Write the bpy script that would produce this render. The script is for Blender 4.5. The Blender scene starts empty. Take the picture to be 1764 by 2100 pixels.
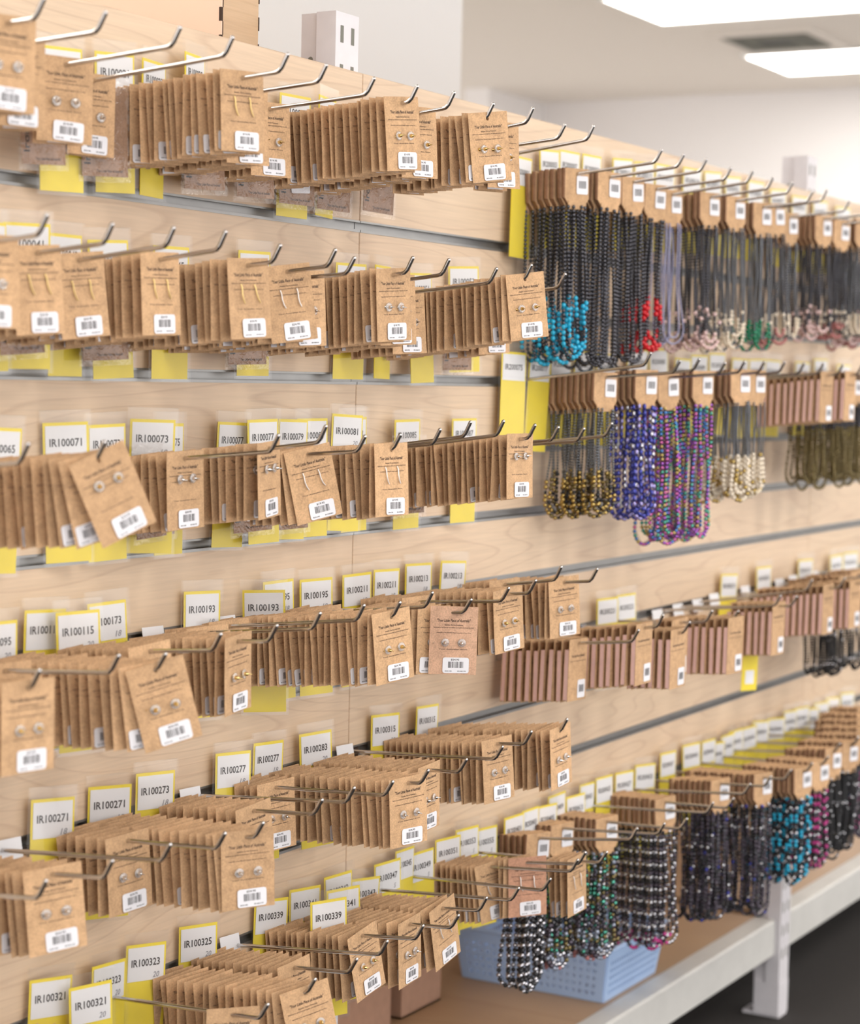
import bpy, math, random
from mathutils import Vector, Matrix

random.seed(11)
scene = bpy.context.scene
COL = scene.collection
R = math.radians

# ------------------------------------------------------------------ camera
CAM_POS = Vector((-2.30685, -1.44122, -0.28597))
YAW, PITCH, ROLL = 0.521089, -0.067270, 0.0239055
FOCAL_PX = 4200.0            # in pixels of a 1764 px wide frame
look = Vector((math.cos(PITCH) * math.cos(YAW), math.cos(PITCH) * math.sin(YAW), math.sin(PITCH)))
r0 = Vector((math.sin(YAW), -math.cos(YAW), 0))
u0 = r0.cross(look)
rt = r0 * math.cos(ROLL) + u0 * math.sin(ROLL)
up = u0 * math.cos(ROLL) - r0 * math.sin(ROLL)
cam_data = bpy.data.cameras.new('camera')
cam = bpy.data.objects.new('camera', cam_data)
COL.objects.link(cam)
m = Matrix.Identity(4)
for i in range(3):
    m[i][0], m[i][1], m[i][2], m[i][3] = rt[i], up[i], -look[i], CAM_POS[i]
cam.matrix_world = m
cam_data.sensor_fit = 'HORIZONTAL'
cam_data.sensor_width = 36.0
cam_data.lens = FOCAL_PX / 1764 * 36.0
cam_data.clip_start, cam_data.clip_end = 0.05, 60
cam_data.dof.use_dof = True
cam_data.dof.focus_distance = 2.52
cam_data.dof.aperture_fstop = 6.0
scene.camera = cam

# ------------------------------------------------------------------ world, exposure
world = bpy.data.worlds.new('daylight')
scene.world = world
world.use_nodes = True
wb = world.node_tree.nodes['Background']
wb.inputs['Color'].default_value = (1.0, 0.97, 0.96, 1)
wb.inputs['Strength'].default_value = 1.75
scene.view_settings.view_transform = 'Standard'
scene.view_settings.look = 'None'
scene.view_settings.gamma = 1.0
scene.view_settings.use_curve_mapping = False
scene.view_settings.exposure = 0.28
PANEL_STRENGTH = 8.0        # ceiling panels
scene.cycles.use_denoising = True
scene.cycles.max_bounces = 8
scene.cycles.diffuse_bounces = 4
scene.cycles.transparent_max_bounces = 24
scene.cycles.sample_clamp_indirect = 6.0
scene.cycles.caustics_reflective = False
scene.cycles.caustics_refractive = False

# ------------------------------------------------------------------ tables (metres; wall face is y = 0, grooves every 0.1 m)
# one row per hook with earring cards: groove, x, z of the bend, cards, y of the front card, spacing, yaw, lean, kind, which cards stand singly
CARDS=[
(0, -0.8984, 0.0178, 7, -0.1874, 0.011, -16, 0, 's', '1000---'),
(0, -0.8131, 0.0195, 3, -0.1255, 0.013, -16, 0, 's', '100'),
(0, -0.6998, 0.0235, 2, -0.0877, 0.013, -25.2, -1, 's', '10'),
(0, -0.6123, 0.0273, 2, -0.05, 0.01, -14, 0, 's', '10'),
(0, -0.5141, 0.025, 17, -0.1711, 0.0097, -13.9, 2, 'h', '11111111111111110'),
(0, -0.4404, 0.0242, 12, -0.1245, 0.0095, -16, 1, 's', '100000000000'),
(0, -0.3427, 0.0233, 6, -0.0887, 0.01, -16, 1, 'g', '100000'),
(0, -0.2463, 0.0274, 18, -0.2076, 0.0098, -10.6, 6, 'g', '111111111111111000'),
(0, -0.1581, 0.0315, 15, -0.1783, 0.01, -16, 3, 'g', '100000000000000'),
(0, -0.0599, 0.0305, 12, -0.22, 0.0105, -25.2, 8, 'g', '111111000000'),
(0, 0.0502, 0.0386, 3, -0.182, 0.012, -16, 2, 'g', '100'),
(2, -0.8894, -0.1707, 6, -0.1617, 0.012, -16, 0, 's', '1-----'),
(2, -0.7978, -0.172, 9, -0.1372, 0.011, -8.4, 4, 'h', '1000000--'),
(2, -0.7031, -0.1685, 9, -0.1109, 0.011, -12.9, 6, 'h', '100000000'),
(2, -0.6167, -0.1662, 13, -0.1448, 0.0105, -3.1, 2, 'h', '1111100000000'),
(2, -0.521, -0.1733, 16, -0.1871, 0.0105, -11.1, 3, 'h', '1111111000000000'),
(2, -0.4136, -0.1712, 15, -0.165, 0.0105, -24.8, 8, 'w', '100000000000000'),
(2, -0.3759, -0.1774, 10, -0.1635, 0.012, -16, 4, 's', '1000000000'),
(2, -0.2462, -0.1695, 18, -0.2009, 0.01, -10.7, 4, 's', '111111110000000000'),
(2, -0.1601, -0.1666, 12, -0.1555, 0.0105, -16, 3, 's', '100000000000'),
(2, -0.0401, -0.1705, 7, -0.0985, 0.011, -16, 3, 's', '1000000'),
(2, 0.0578, -0.1605, 20, -0.2172, 0.0105, -27.8, 8, 'g', '11111111111110000000'),
(2, 0.1546, -0.1669, 5, -0.1179, 0.012, -16, 4, 'g', '10000'),
(4, -0.9118, -0.3737, 0, 0, 0.01, 0, 0, 's', ''),
(4, -0.8051, -0.3738, 14, -0.2217, 0.0125, -26.5, 24, 'g', '111111111-----'),
(4, -0.5171, -0.3718, 7, -0.1061, 0.0105, -4.6, 2, 's', '111100-'),
(4, -0.4231, -0.3634, 9, -0.1512, 0.0105, 9.8, 3, 's', '1111111-0'),
(4, -0.345, -0.3752, 7, -0.1524, 0.01, -28.8, 13, 'w', '1110000'),
(4, -0.2669, -0.3745, 10, -0.2167, 0.0095, -9.0, 1, 'w', '111111100-'),
(4, -0.1727, -0.3697, 2, -0.05, 0.01, -14, 0, 's', '--'),
(4, -0.0944, -0.3617, 1, -0.04, 0.01, -14, 0, 's', '0'),
(4, -0.0074, -0.3611, 1, -0.04, 0.01, -14, 0, 's', '-'),
(4, 0.0783, -0.3668, 19, -0.205, 0.0095, -7.0, 0, 's', '11111111111111110--'),
(4, 0.1455, -0.3704, 0, 0, 0.01, 0, 0, 's', ''),
(4, 0.2233, -0.373, 0, 0, 0.01, 0, 0, 's', ''),
(4, 0.3156, -0.367, 0, 0, 0.01, 0, 0, 's', ''),
(6, -0.8939, -0.5778, 13, -0.216, 0.0125, -10.8, 0, 'g', '110000-------'),
(6, -0.7807, -0.5766, 4, -0.0877, 0.012, -16, 2, 's', '1000'),
(6, -0.7089, -0.5825, 15, -0.2182, 0.013, -35.7, 15, 'g', '111111111100000'),
(6, -0.6152, -0.5726, 10, -0.1385, 0.0105, -8.3, 5, 's', '1000000000'),
(6, -0.5142, -0.5734, 14, -0.1783, 0.009, 7.1, 3, 'g', '11111100000000'),
(6, -0.4287, -0.5681, 4, -0.0755, 0.011, -16, 2, 's', '1000'),
(6, -0.3372, -0.5674, 3, -0.0406, 0.011, -16, 2, 's', '100'),
(6, -0.2583, -0.5707, 21, -0.2167, 0.0098, -17.0, 6, 'g', '111111111111111111100'),
(6, -0.1809, -0.5656, 6, -0.0717, 0.011, -16, 3, 's', '000000'),
(6, -0.0881, -0.5813, 12, -0.2061, 0.01, -54.0, -1, 'p', '111110000000'),
(6, 0.0133, -0.5752, 8, -0.0964, 0.0105, -16, 2, 's', '10000000'),
(6, 0.0905, -0.5714, 14, -0.1867, 0.01, -12.6, 5, 'g', '11110000000000'),
(6, 0.1706, -0.5594, 5, -0.1399, 0.011, -16, 2, 's', '10000'),
(6, 0.28, -0.5697, 14, -0.1769, 0.0105, -19.1, 4, 's', '111110000---00'),
(8, -0.8807, -0.773, 5, -0.1374, 0.012, -16, 0, 's', '-----'),
(8, -0.7854, -0.7732, 11, -0.1552, 0.0135, -28.3, 5, 's', '11110000---'),
(8, -0.6948, -0.7745, 1, -0.004, 0.012, -16, 2, 's', '1'),
(8, -0.6033, -0.7799, 7, -0.1033, 0.013, -11.1, 4, 's', '1111111'),
(8, -0.5347, -0.7813, 16, -0.2093, 0.0122, -34.1, 2, 's', '1111111111000000'),
(8, -0.4191, -0.7765, 11, -0.1369, 0.0115, -6.6, 6, 's', '11110110000'),
(8, -0.3518, -0.7743, 1, -0.004, 0.011, -16, 2, 's', '1'),
(8, -0.268, -0.7805, 5, -0.0648, 0.0112, -14.3, 3, 's', '10000'),
(8, -0.1849, -0.7802, 18, -0.2015, 0.011, -18.1, 3, 's', '111111111111110000'),
(8, -0.0897, -0.7813, 15, -0.1761, 0.0105, 2.5, 2, 's', '100000000000000'),
(8, 0.0065, -0.7796, 0, 0, 0.01, 0, 0, 's', ''),
(8, 0.0897, -0.772, 18, -0.1777, 0.0095, -14.3, 3, 's', '111111110000000000'),
(8, 0.1974, -0.7702, 20, -0.2178, 0.0098, -1.7, 4, 's', '11111100000000000000'),
(10, -0.694, -0.965, 10, -0.1395, 0.012, -16, 6, 's', '----------'),
(10, -0.5193, -0.9811, 1, -0.1842, 0.01, -36.5, -2, 'g', '1'),
(10, -0.4262, -0.977, 18, -0.2161, 0.0115, -31.6, 12, 'g', '111111111111111111'),
(10, -0.3386, -0.9753, 13, -0.1434, 0.0102, -5.2, 4, 'g', '1000000000000'),
(10, -0.2697, -0.9705, 0, 0, 0.01, 0, 0, 's', ''),
(10, -0.1859, -0.9709, 13, -0.1418, 0.01, -5.2, 12, 'g', '1111111111111'),
(10, -0.0992, -0.9769, 14, -0.1585, 0.011, 2.2, 3, 's', '11100000000000'),
(10, -0.0241, -0.971, 14, -0.1633, 0.0095, -3.7, 14, 'w', '11100000000000'),
(10, 0.0638, -0.9764, 0, 0, 0.01, 0, 0, 's', ''),
(10, 0.1555, -0.9825, 0, 0, 0.01, 0, 0, 's', ''),
(10, 0.2433, -0.974, 9, -0.0925, 0.009, -23.9, 9, 'w', '111111101'),
(10, 0.2688, -0.9686, 3, -0.137, 0.011, -37.6, 1, 'r', '100'),
(10, 0.3364, -0.9806, 4, -0.1823, 0.01, -0.7, 2, 'w', '1111'),
]
LABELS=[
(0, -0.6278, 0.0453, -19.3, 'IR100019', '', -0.0195),
(0, -0.5386, 0.0523, -15.6, 'IR100021', '', -0.0195),
(0, -0.4689, 0.0534, 8.2, 'IR100023', '', -0.0195),
(0, -0.3898, 0.072, 11.0, 'IR100025', '', -0.0165),
(0, -0.1819, 0.0529, -13.1, 'IR100029', '', -0.0165),
(0, -0.1136, 0.0585, 8.3, 'IR100031', '', -0.0195),
(0, 0.427, 0.0398, -6.7, 'IR200001', '', -0.0165),
(0, 0.5148, 0.0599, -8.4, 'IR200003', '', -0.0165),
(0, 0.5856, 0.0651, -11.8, 'IR200007', '', -0.0165),
(0, 0.6656, 0.0673, -10.2, 'IR200009', '', -0.0165),
(0, 0.7756, 0.0731, -14.5, 'IR200011', '', -0.0195),
(0, 0.8689, 0.077, -15.1, 'IR200013', '', -0.0165),
(0, 0.9565, 0.0809, -16.7, 'IR200015', '', -0.0165),
(0, 1.0765, 0.0869, -16.4, 'IR200019', '', -0.0165),
(0, 1.1703, 0.09, -14.3, 'IR200021', '', -0.0165),
(0, 1.2685, 0.0905, -12.2, 'IR200023', '', -0.0165),
(0, 1.3788, 0.0917, -15.0, 'IR200025', '', -0.0195),
(0, 1.4957, 0.0876, -15.4, 'IR200027', '', -0.0195),
(0, 1.627, 0.0858, -15.8, 'IR200031', '', -0.0165),
(0, 1.7507, 0.0866, -16.1, 'IR200033', '', -0.0165),
(0, 1.8867, 0.0848, -17.9, 'IR200035', '', -0.0195),
(2, -0.735, 0.0558, -0.7, 'IR100039', '', -0.0195),
(2, -0.6769, 0.0592, -25.4, 'IR100041', '', -0.0195),
(2, -0.6129, 0.0523, -2.4, 'IR100043', '', -0.0165),
(2, -0.546, 0.0507, -17.7, 'IR100043', '', -0.0195),
(2, -0.4326, 0.0513, -13.7, 'IR100045', '', -0.0195),
(2, -0.2638, 0.0566, -12.5, 'IR100047', '', -0.0165),
(2, -0.0447, 0.0547, -16.9, 'IR100049', '', -0.0165),
(2, 0.0344, 0.0561, 7.6, 'IR100049', '', -0.0165),
(2, 0.1268, 0.0515, -7.0, 'IR100051', '', -0.0195),
(2, 0.2491, 0.0677, -26.7, 'IR100053', '', -0.0195),
(4, -0.7103, 0.0489, -14.8, 'IR100065', '', -0.0165),
(4, -0.6093, 0.0535, -26.8, 'IR100071', '', -0.0165),
(4, -0.5439, 0.0509, -13.2, 'IR100073', '', -0.0195),
(4, -0.4804, 0.0562, -36.6, 'IR100073', '19', -0.034),
(4, -0.4303, 0.0509, -0.4, 'IR100075', '20', -0.0195),
(4, -0.3015, 0.0509, -8.7, 'IR100077', '', -0.0165),
(4, -0.2656, 0.0547, -10.0, 'IR100077', '', -0.034),
(4, -0.1774, 0.0536, -10.9, 'IR100079', '18', -0.0195),
(4, -0.1342, 0.0545, -14.2, 'IR100081', '', -0.0195),
(4, -0.0736, 0.0595, -17.3, 'IR100081', '20', -0.034),
(4, -0.0307, 0.055, -7.7, 'IR100083', '', -0.0165),
(4, 0.1024, 0.0515, -11.2, 'IR100085', '', -0.0195),
(4, 0.2686, 0.0516, -13.4, 'IR100087', '', -0.0165),
(6, -0.7141, 0.0496, -13.1, 'IR100095', '20', -0.0165),
(6, -0.6412, 0.056, -14.9, 'IR100113', '', -0.0195),
(6, -0.6158, 0.054, -22.8, 'IR100115', '20', -0.042),
(6, -0.5395, 0.0557, -14.7, 'IR100173', '18', -0.0195),
(6, -0.3587, 0.0528, -18.6, 'IR100193', '18', -0.0165),
(6, -0.251, 0.0464, -55.5, 'IR100193', '18', -0.03),
(6, -0.2041, 0.054, -12.1, 'IR100195', '18', -0.0195),
(6, -0.1182, 0.05, -20.4, 'IR100195', '18', -0.0195),
(6, -0.0145, 0.0486, -15.1, 'IR100211', '18', -0.0165),
(6, 0.0565, 0.0496, -11.2, 'IR100211', '18', -0.0195),
(6, 0.1473, 0.0511, -14.6, 'IR100213', '18', -0.0165),
(6, 0.242, 0.0484, -15.0, 'IR100213', '18', -0.0195),
(8, -0.6255, 0.0515, -21.8, 'IR100271', '18', -0.0195),
(8, -0.5254, 0.0484, -28.0, 'IR100271', '18', -0.0165),
(8, -0.443, 0.0508, -20.8, 'IR100273', '18', -0.0165),
(8, -0.2938, 0.052, -19.5, 'IR100277', '18', -0.0195),
(8, -0.214, 0.0527, -11.0, 'IR100277', '18', -0.0165),
(8, -0.1126, 0.051, -19.7, 'IR100283', '20', -0.0195),
(8, 0.0669, 0.0503, -16.8, 'IR100315', '20', -0.0165),
(8, 0.1821, 0.0475, -6.7, 'IR100315', '20', -0.0165),
(10, -0.6218, 0.0545, -20.2, 'IR100321', '', -0.0165),
(10, -0.5904, 0.0445, -23.1, 'IR100321', '20', -0.045),
(10, -0.5267, 0.0487, -6.7, 'IR100323', '20', -0.0195),
(10, -0.4594, 0.0546, -22.9, 'IR100323', '20', -0.0195),
(10, -0.3555, 0.053, -24.3, 'IR100325', '20', -0.0165),
(10, -0.2009, 0.0508, -20.2, 'IR100339', '', -0.0165),
(10, -0.1248, 0.0498, -17.3, 'IR100341', '', -0.0165),
(10, -0.1757, 0.0551, -27.5, 'IR100339', '5', -0.085),
(10, -0.0507, 0.0532, -12.4, 'IR100342', '', -0.0195),
(10, -0.0859, 0.0461, -23.6, 'IR100341', '20', -0.05),
(10, 0.0241, 0.0323, -17.9, 'IR100343', '20', -0.0165),
(10, 0.076, 0.0452, -13.0, 'IR100347', '5', -0.0195),
(10, 0.128, 0.0525, 0.7, 'IR100345', '', -0.0165),
(10, 0.1747, 0.0401, -11.5, 'IR100349', '5', -0.0165),
(10, 0.2449, 0.047, -15.4, 'IR100351', '5', -0.0195),
(10, 0.3023, 0.0508, -11.5, 'IR100353', '5', -0.0195),
(10, 0.3634, 0.0393, -16.2, 'IR100355', '5', -0.0165),
(10, 0.4519, 0.0425, -7.6, 'IR200401', '', -0.0195),
(10, 0.5067, 0.0436, -1.7, 'IR200403', '', -0.0195),
(10, 0.566, 0.0395, -8.7, 'IR200405', '', -0.0195),
(10, 0.6043, 0.0499, -5.3, 'IR200409', '', -0.0165),
(10, 0.6665, 0.0383, -10.6, 'IR200413', '', -0.0195),
(10, 0.7169, 0.0489, -2.1, 'IR200421', '', -0.0165),
(10, 0.7819, 0.0499, -8.3, 'IR200425', '', -0.0165),
(10, 0.8634, 0.0453, -13.0, 'IR200427', '', -0.0165),
(10, 0.9512, 0.0443, -19.5, 'IR200433', '', -0.0165),
(10, 1.0439, 0.0523, -9.1, 'IR200437', '', -0.0195),
(10, 1.1564, 0.0505, -15.6, 'IR200441', '', -0.0165),
(10, 1.2336, 0.0469, -7.2, 'IR200443', '', -0.0195),
(10, 1.273, 0.0366, -14.9, 'IR200445', '', -0.0195),
(10, 1.3288, 0.0435, -6.1, 'IR200451', '', -0.0195),
(10, 1.37, 0.0462, -10.1, 'IR200453', '', -0.0195),
(10, 1.441, 0.043, -12.3, 'IR200455', '', -0.0195),
(10, 1.5137, 0.0443, -17.2, 'IR200459', '', -0.0165),
(10, 1.591, 0.0401, -21.1, 'IR200461', '', -0.0195),
(10, 1.6712, 0.0444, -10.1, 'IR200463', '', -0.0195),
(10, 1.7501, 0.0409, -16.3, 'IR200467', '', -0.0165),
(10, 1.8026, 0.0323, -17.0, 'IR200469', '', -0.0195),
(10, 1.8724, 0.0355, -17.8, 'IR200471', '', -0.0165),
(10, 1.9466, 0.0367, -14.5, 'IR200473', '', -0.0165),
(10, 2.0449, 0.0352, -15.6, 'IR200477', '', -0.0165),
(3, 0.4113, 0.0497, -16.9, 'IR200075', '', -0.0195),
(3, 0.4982, 0.0493, -12.3, 'IR200077', '', -0.0195),
(3, 0.5709, 0.0561, -12.8, 'IR200077', '', -0.0195),
(3, 0.6604, 0.0564, -11.3, 'IR200079', '', -0.0165),
(3, 0.7377, 0.0542, -13.9, 'IR200081', '', -0.0195),
(3, 0.8664, 0.065, -17.5, 'IR200083', '', -0.0165),
(3, 0.9519, 0.0669, -14.3, 'IR200085', '', -0.0165),
(3, 1.053, 0.0521, -9.1, 'IR200087', '', -0.0195),
(3, 1.1355, 0.0597, -12.6, 'IR200089', '', -0.0165),
(3, 1.2124, 0.0648, -12.6, 'IR200091', '', -0.0195),
(3, 1.3348, 0.0572, -14.4, 'IR200093', '', -0.0165),
(3, 1.416, 0.0579, -15.6, 'IR200095', '', -0.0195),
(3, 1.5098, 0.0576, -15.6, 'IR200097', '', -0.0165),
(3, 1.6719, 0.0566, -15.2, 'IR200101', '', -0.0195),
(3, 1.7891, 0.0646, -14.0, 'IR200103', '', -0.0165),
(3, 1.9296, 0.0548, -14.3, 'IR200105', '', -0.0195),
(7, 0.7678, 0.0514, -17.0, 'IR200221', '', -0.0195),
(7, 0.8491, 0.051, -12.7, 'IR200223', '', -0.0165),
(7, 1.3109, 0.0515, -15.4, 'IR200231', '', -0.0195),
(7, 1.4906, 0.0528, -12.9, 'IR200235', '', -0.0195),
(7, 1.741, 0.0504, -16.1, 'IR200239', '', -0.0165),
(7, 1.925, 0.0477, -11.6, 'IR200243', '', -0.0195),
(7, 2.021, 0.0479, -19.7, 'IR200245', '', -0.0195),
]
NECKLACES=[
(0, 0.4567, 0.0287, 8, -0.0931, 0.0102, 'turquoise', 0.272),
(0, 0.5393, 0.0305, 6, -0.1079, 0.0105, 'hematite', 0.285),
(0, 0.6279, 0.0326, 4, -0.1067, 0.0105, 'hematite', 0.28),
(0, 0.7276, 0.0293, 6, -0.1017, 0.0105, 'red', 0.255),
(0, 0.8237, 0.0336, 3, -0.0883, 0.0105, 'lilac', 0.25),
(0, 0.9142, 0.0316, 7, -0.1181, 0.0105, 'pearl', 0.245),
(0, 1.0088, 0.0328, 6, -0.1268, 0.0105, 'ivory', 0.245),
(0, 1.104, 0.0252, 5, -0.1393, 0.0105, 'green', 0.24),
(0, 1.1838, 0.0353, 4, -0.1337, 0.0105, 'rose', 0.24),
(0, 1.3015, 0.026, 4, -0.1167, 0.0105, 'ivory', 0.22),
(0, 1.4075, 0.0273, 8, -0.145, 0.0105, 'pearl', 0.215),
(0, 1.5249, 0.0282, 5, -0.1415, 0.0105, 'rose', 0.21),
(3, 0.5474, -0.2751, 9, -0.1075, 0.01, 'gold', 0.205),
(3, 0.6245, -0.2711, 6, -0.1413, 0.01, 'blue', 0.225),
(3, 0.7282, -0.2751, 4, -0.1337, 0.0105, 'rainbow', 0.262),
(3, 0.8135, -0.2717, 7, -0.1578, 0.0105, 'rainbow', 0.268),
(3, 0.9031, -0.2706, 7, -0.1876, 0.0105, 'ivorygold', 0.2),
(3, 0.9993, -0.2694, 4, -0.1783, 0.011, 'ivorygold', 0.205),
(3, 1.4575, -0.2673, 5, -0.1295, 0.011, 'olive', 0.2),
(3, 1.5499, -0.2681, 6, -0.1387, 0.011, 'olive', 0.2),
(3, 1.6429, -0.2671, 6, -0.1403, 0.011, 'olive', 0.195),
(7, 1.627, -0.6605, 6, -0.126, 0.011, 'black', 0.19),
(7, 1.7228, -0.6596, 7, -0.1346, 0.011, 'black', 0.19),
(10, 0.4461, -0.9671, 5, -0.0652, 0.0105, 'clear', 0.235),
(10, 0.5438, -0.9771, 4, -0.0575, 0.0105, 'opal', 0.215),
(10, 0.6295, -0.9845, 8, -0.0939, 0.0102, 'opal', 0.215),
(10, 0.8251, -0.9853, 10, -0.11, 0.0098, 'silver', 0.24),
(10, 0.9991, -0.9774, 8, -0.1381, 0.0105, 'dark', 0.235),
(10, 1.0979, -0.9815, 14, -0.1794, 0.01, 'dark', 0.24),
(10, 1.2067, -0.9857, 10, -0.2145, 0.0105, 'aqua', 0.2),
(10, 1.2939, -0.9867, 9, -0.2172, 0.0105, 'ruby', 0.19),
(10, 1.3636, -0.9736, 8, -0.2172, 0.0105, 'black', 0.2),
(10, 1.4693, -0.9771, 8, -0.2152, 0.0105, 'black', 0.2),
(10, 1.475, -0.976, 8, -0.21, 0.0118, 'black', 0.2),
(10, 1.57, -0.976, 8, -0.2084, 0.0118, 'dark', 0.2),
(10, 1.665, -0.976, 8, -0.1776, 0.0118, 'ruby', 0.2),
(10, 1.76, -0.976, 8, -0.1469, 0.0118, 'black', 0.2),
(10, 1.855, -0.976, 8, -0.1161, 0.0118, 'dark', 0.2),
(10, 1.95, -0.976, 7, -0.0853, 0.0118, 'black', 0.2),
(0, 1.6, 0.036, 6, -0.1593, 0.0118, 'ivory', 0.22),
(0, 1.7, 0.036, 6, -0.1269, 0.0118, 'pearl', 0.22),
(0, 1.8, 0.036, 6, -0.0946, 0.0118, 'rose', 0.22),
(0, 1.9, 0.036, 5, -0.0623, 0.0118, 'hematite', 0.22),
(3, 1.72, -0.266, 6, -0.1322, 0.0118, 'olive', 0.2),
(3, 1.84, -0.266, 6, -0.0934, 0.0118, 'olive', 0.2),
]
PACKS=[
(7, 1.62, -0.662, 9, -0.14, 0.0128),
(7, 1.74, -0.662, 7, -0.11, 0.0128),
(7, 1.86, -0.662, 5, -0.09, 0.0128),
(3, 1.3027, -0.2691, 10, -0.1989, 0.0128),
(3, 1.4142, -0.2678, 8, -0.206, 0.0128),
(7, 0.4277, -0.6699, 9, -0.1317, 0.0128),
(7, 0.5225, -0.6566, 9, -0.1954, 0.0128),
(7, 0.6177, -0.6756, 6, -0.2111, 0.0128),
(7, 0.7116, -0.6669, 3, -0.1735, 0.0128),
(7, 0.8207, -0.6763, 9, -0.2259, 0.0128),
(7, 1.0985, -0.6756, 7, -0.1968, 0.0128),
(7, 1.3616, -0.6637, 11, -0.1966, 0.0128),
(7, 1.5058, -0.6666, 10, -0.2008, 0.0128),
]
BARE_HOOKS=[
(0, 0.1394, 0.028),
(0, 0.2297, 0.0367),
(3, 0.4425, -0.2657),
(3, 1.0957, -0.2699),
(3, 1.1966, -0.2687),
(7, 1.0204, -0.668),
(7, 1.1868, -0.6543),
(10, 0.7385, -0.9782),
(10, 0.9029, -0.9748),
]
SAMPLES=[
(0, -0.6771, -0.0882, 0),
(0, -0.5788, -0.091, 0),
(0, -0.4014, -0.089, 0),
(0, -0.3006, -0.0894, 0),
(0, -0.213, -0.0903, 1),
(0, -0.1305, -0.0909, 0),
(0, -0.0235, -0.085, 0),
(2, -0.7064, -0.2815, 0),
(2, -0.5736, -0.2854, 0),
(2, -0.311, -0.286, 0),
(2, 0.1975, -0.2858, 0),
(4, -0.4822, -0.4807, 0),
(4, -0.2932, -0.4849, 1),
(4, -0.2137, -0.4864, 0),
(4, 0.0736, -0.4806, 0),
]
TICKETS=[
(-0.4441, -0.5917),
(-0.685, -0.7927),
(-0.3681, -0.7907),
(-0.0264, -0.7894),
(-0.2822, -0.9878),
(0.9964, -0.6992),
(1.0875, -0.6969),
(1.1782, -0.6959),
(1.258, -0.6918),
(1.4171, -0.6899),
(1.6051, -0.6902),
(1.6846, -0.6893),
(1.8152, -0.6899),
(-0.302, -0.5922),
]

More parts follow.
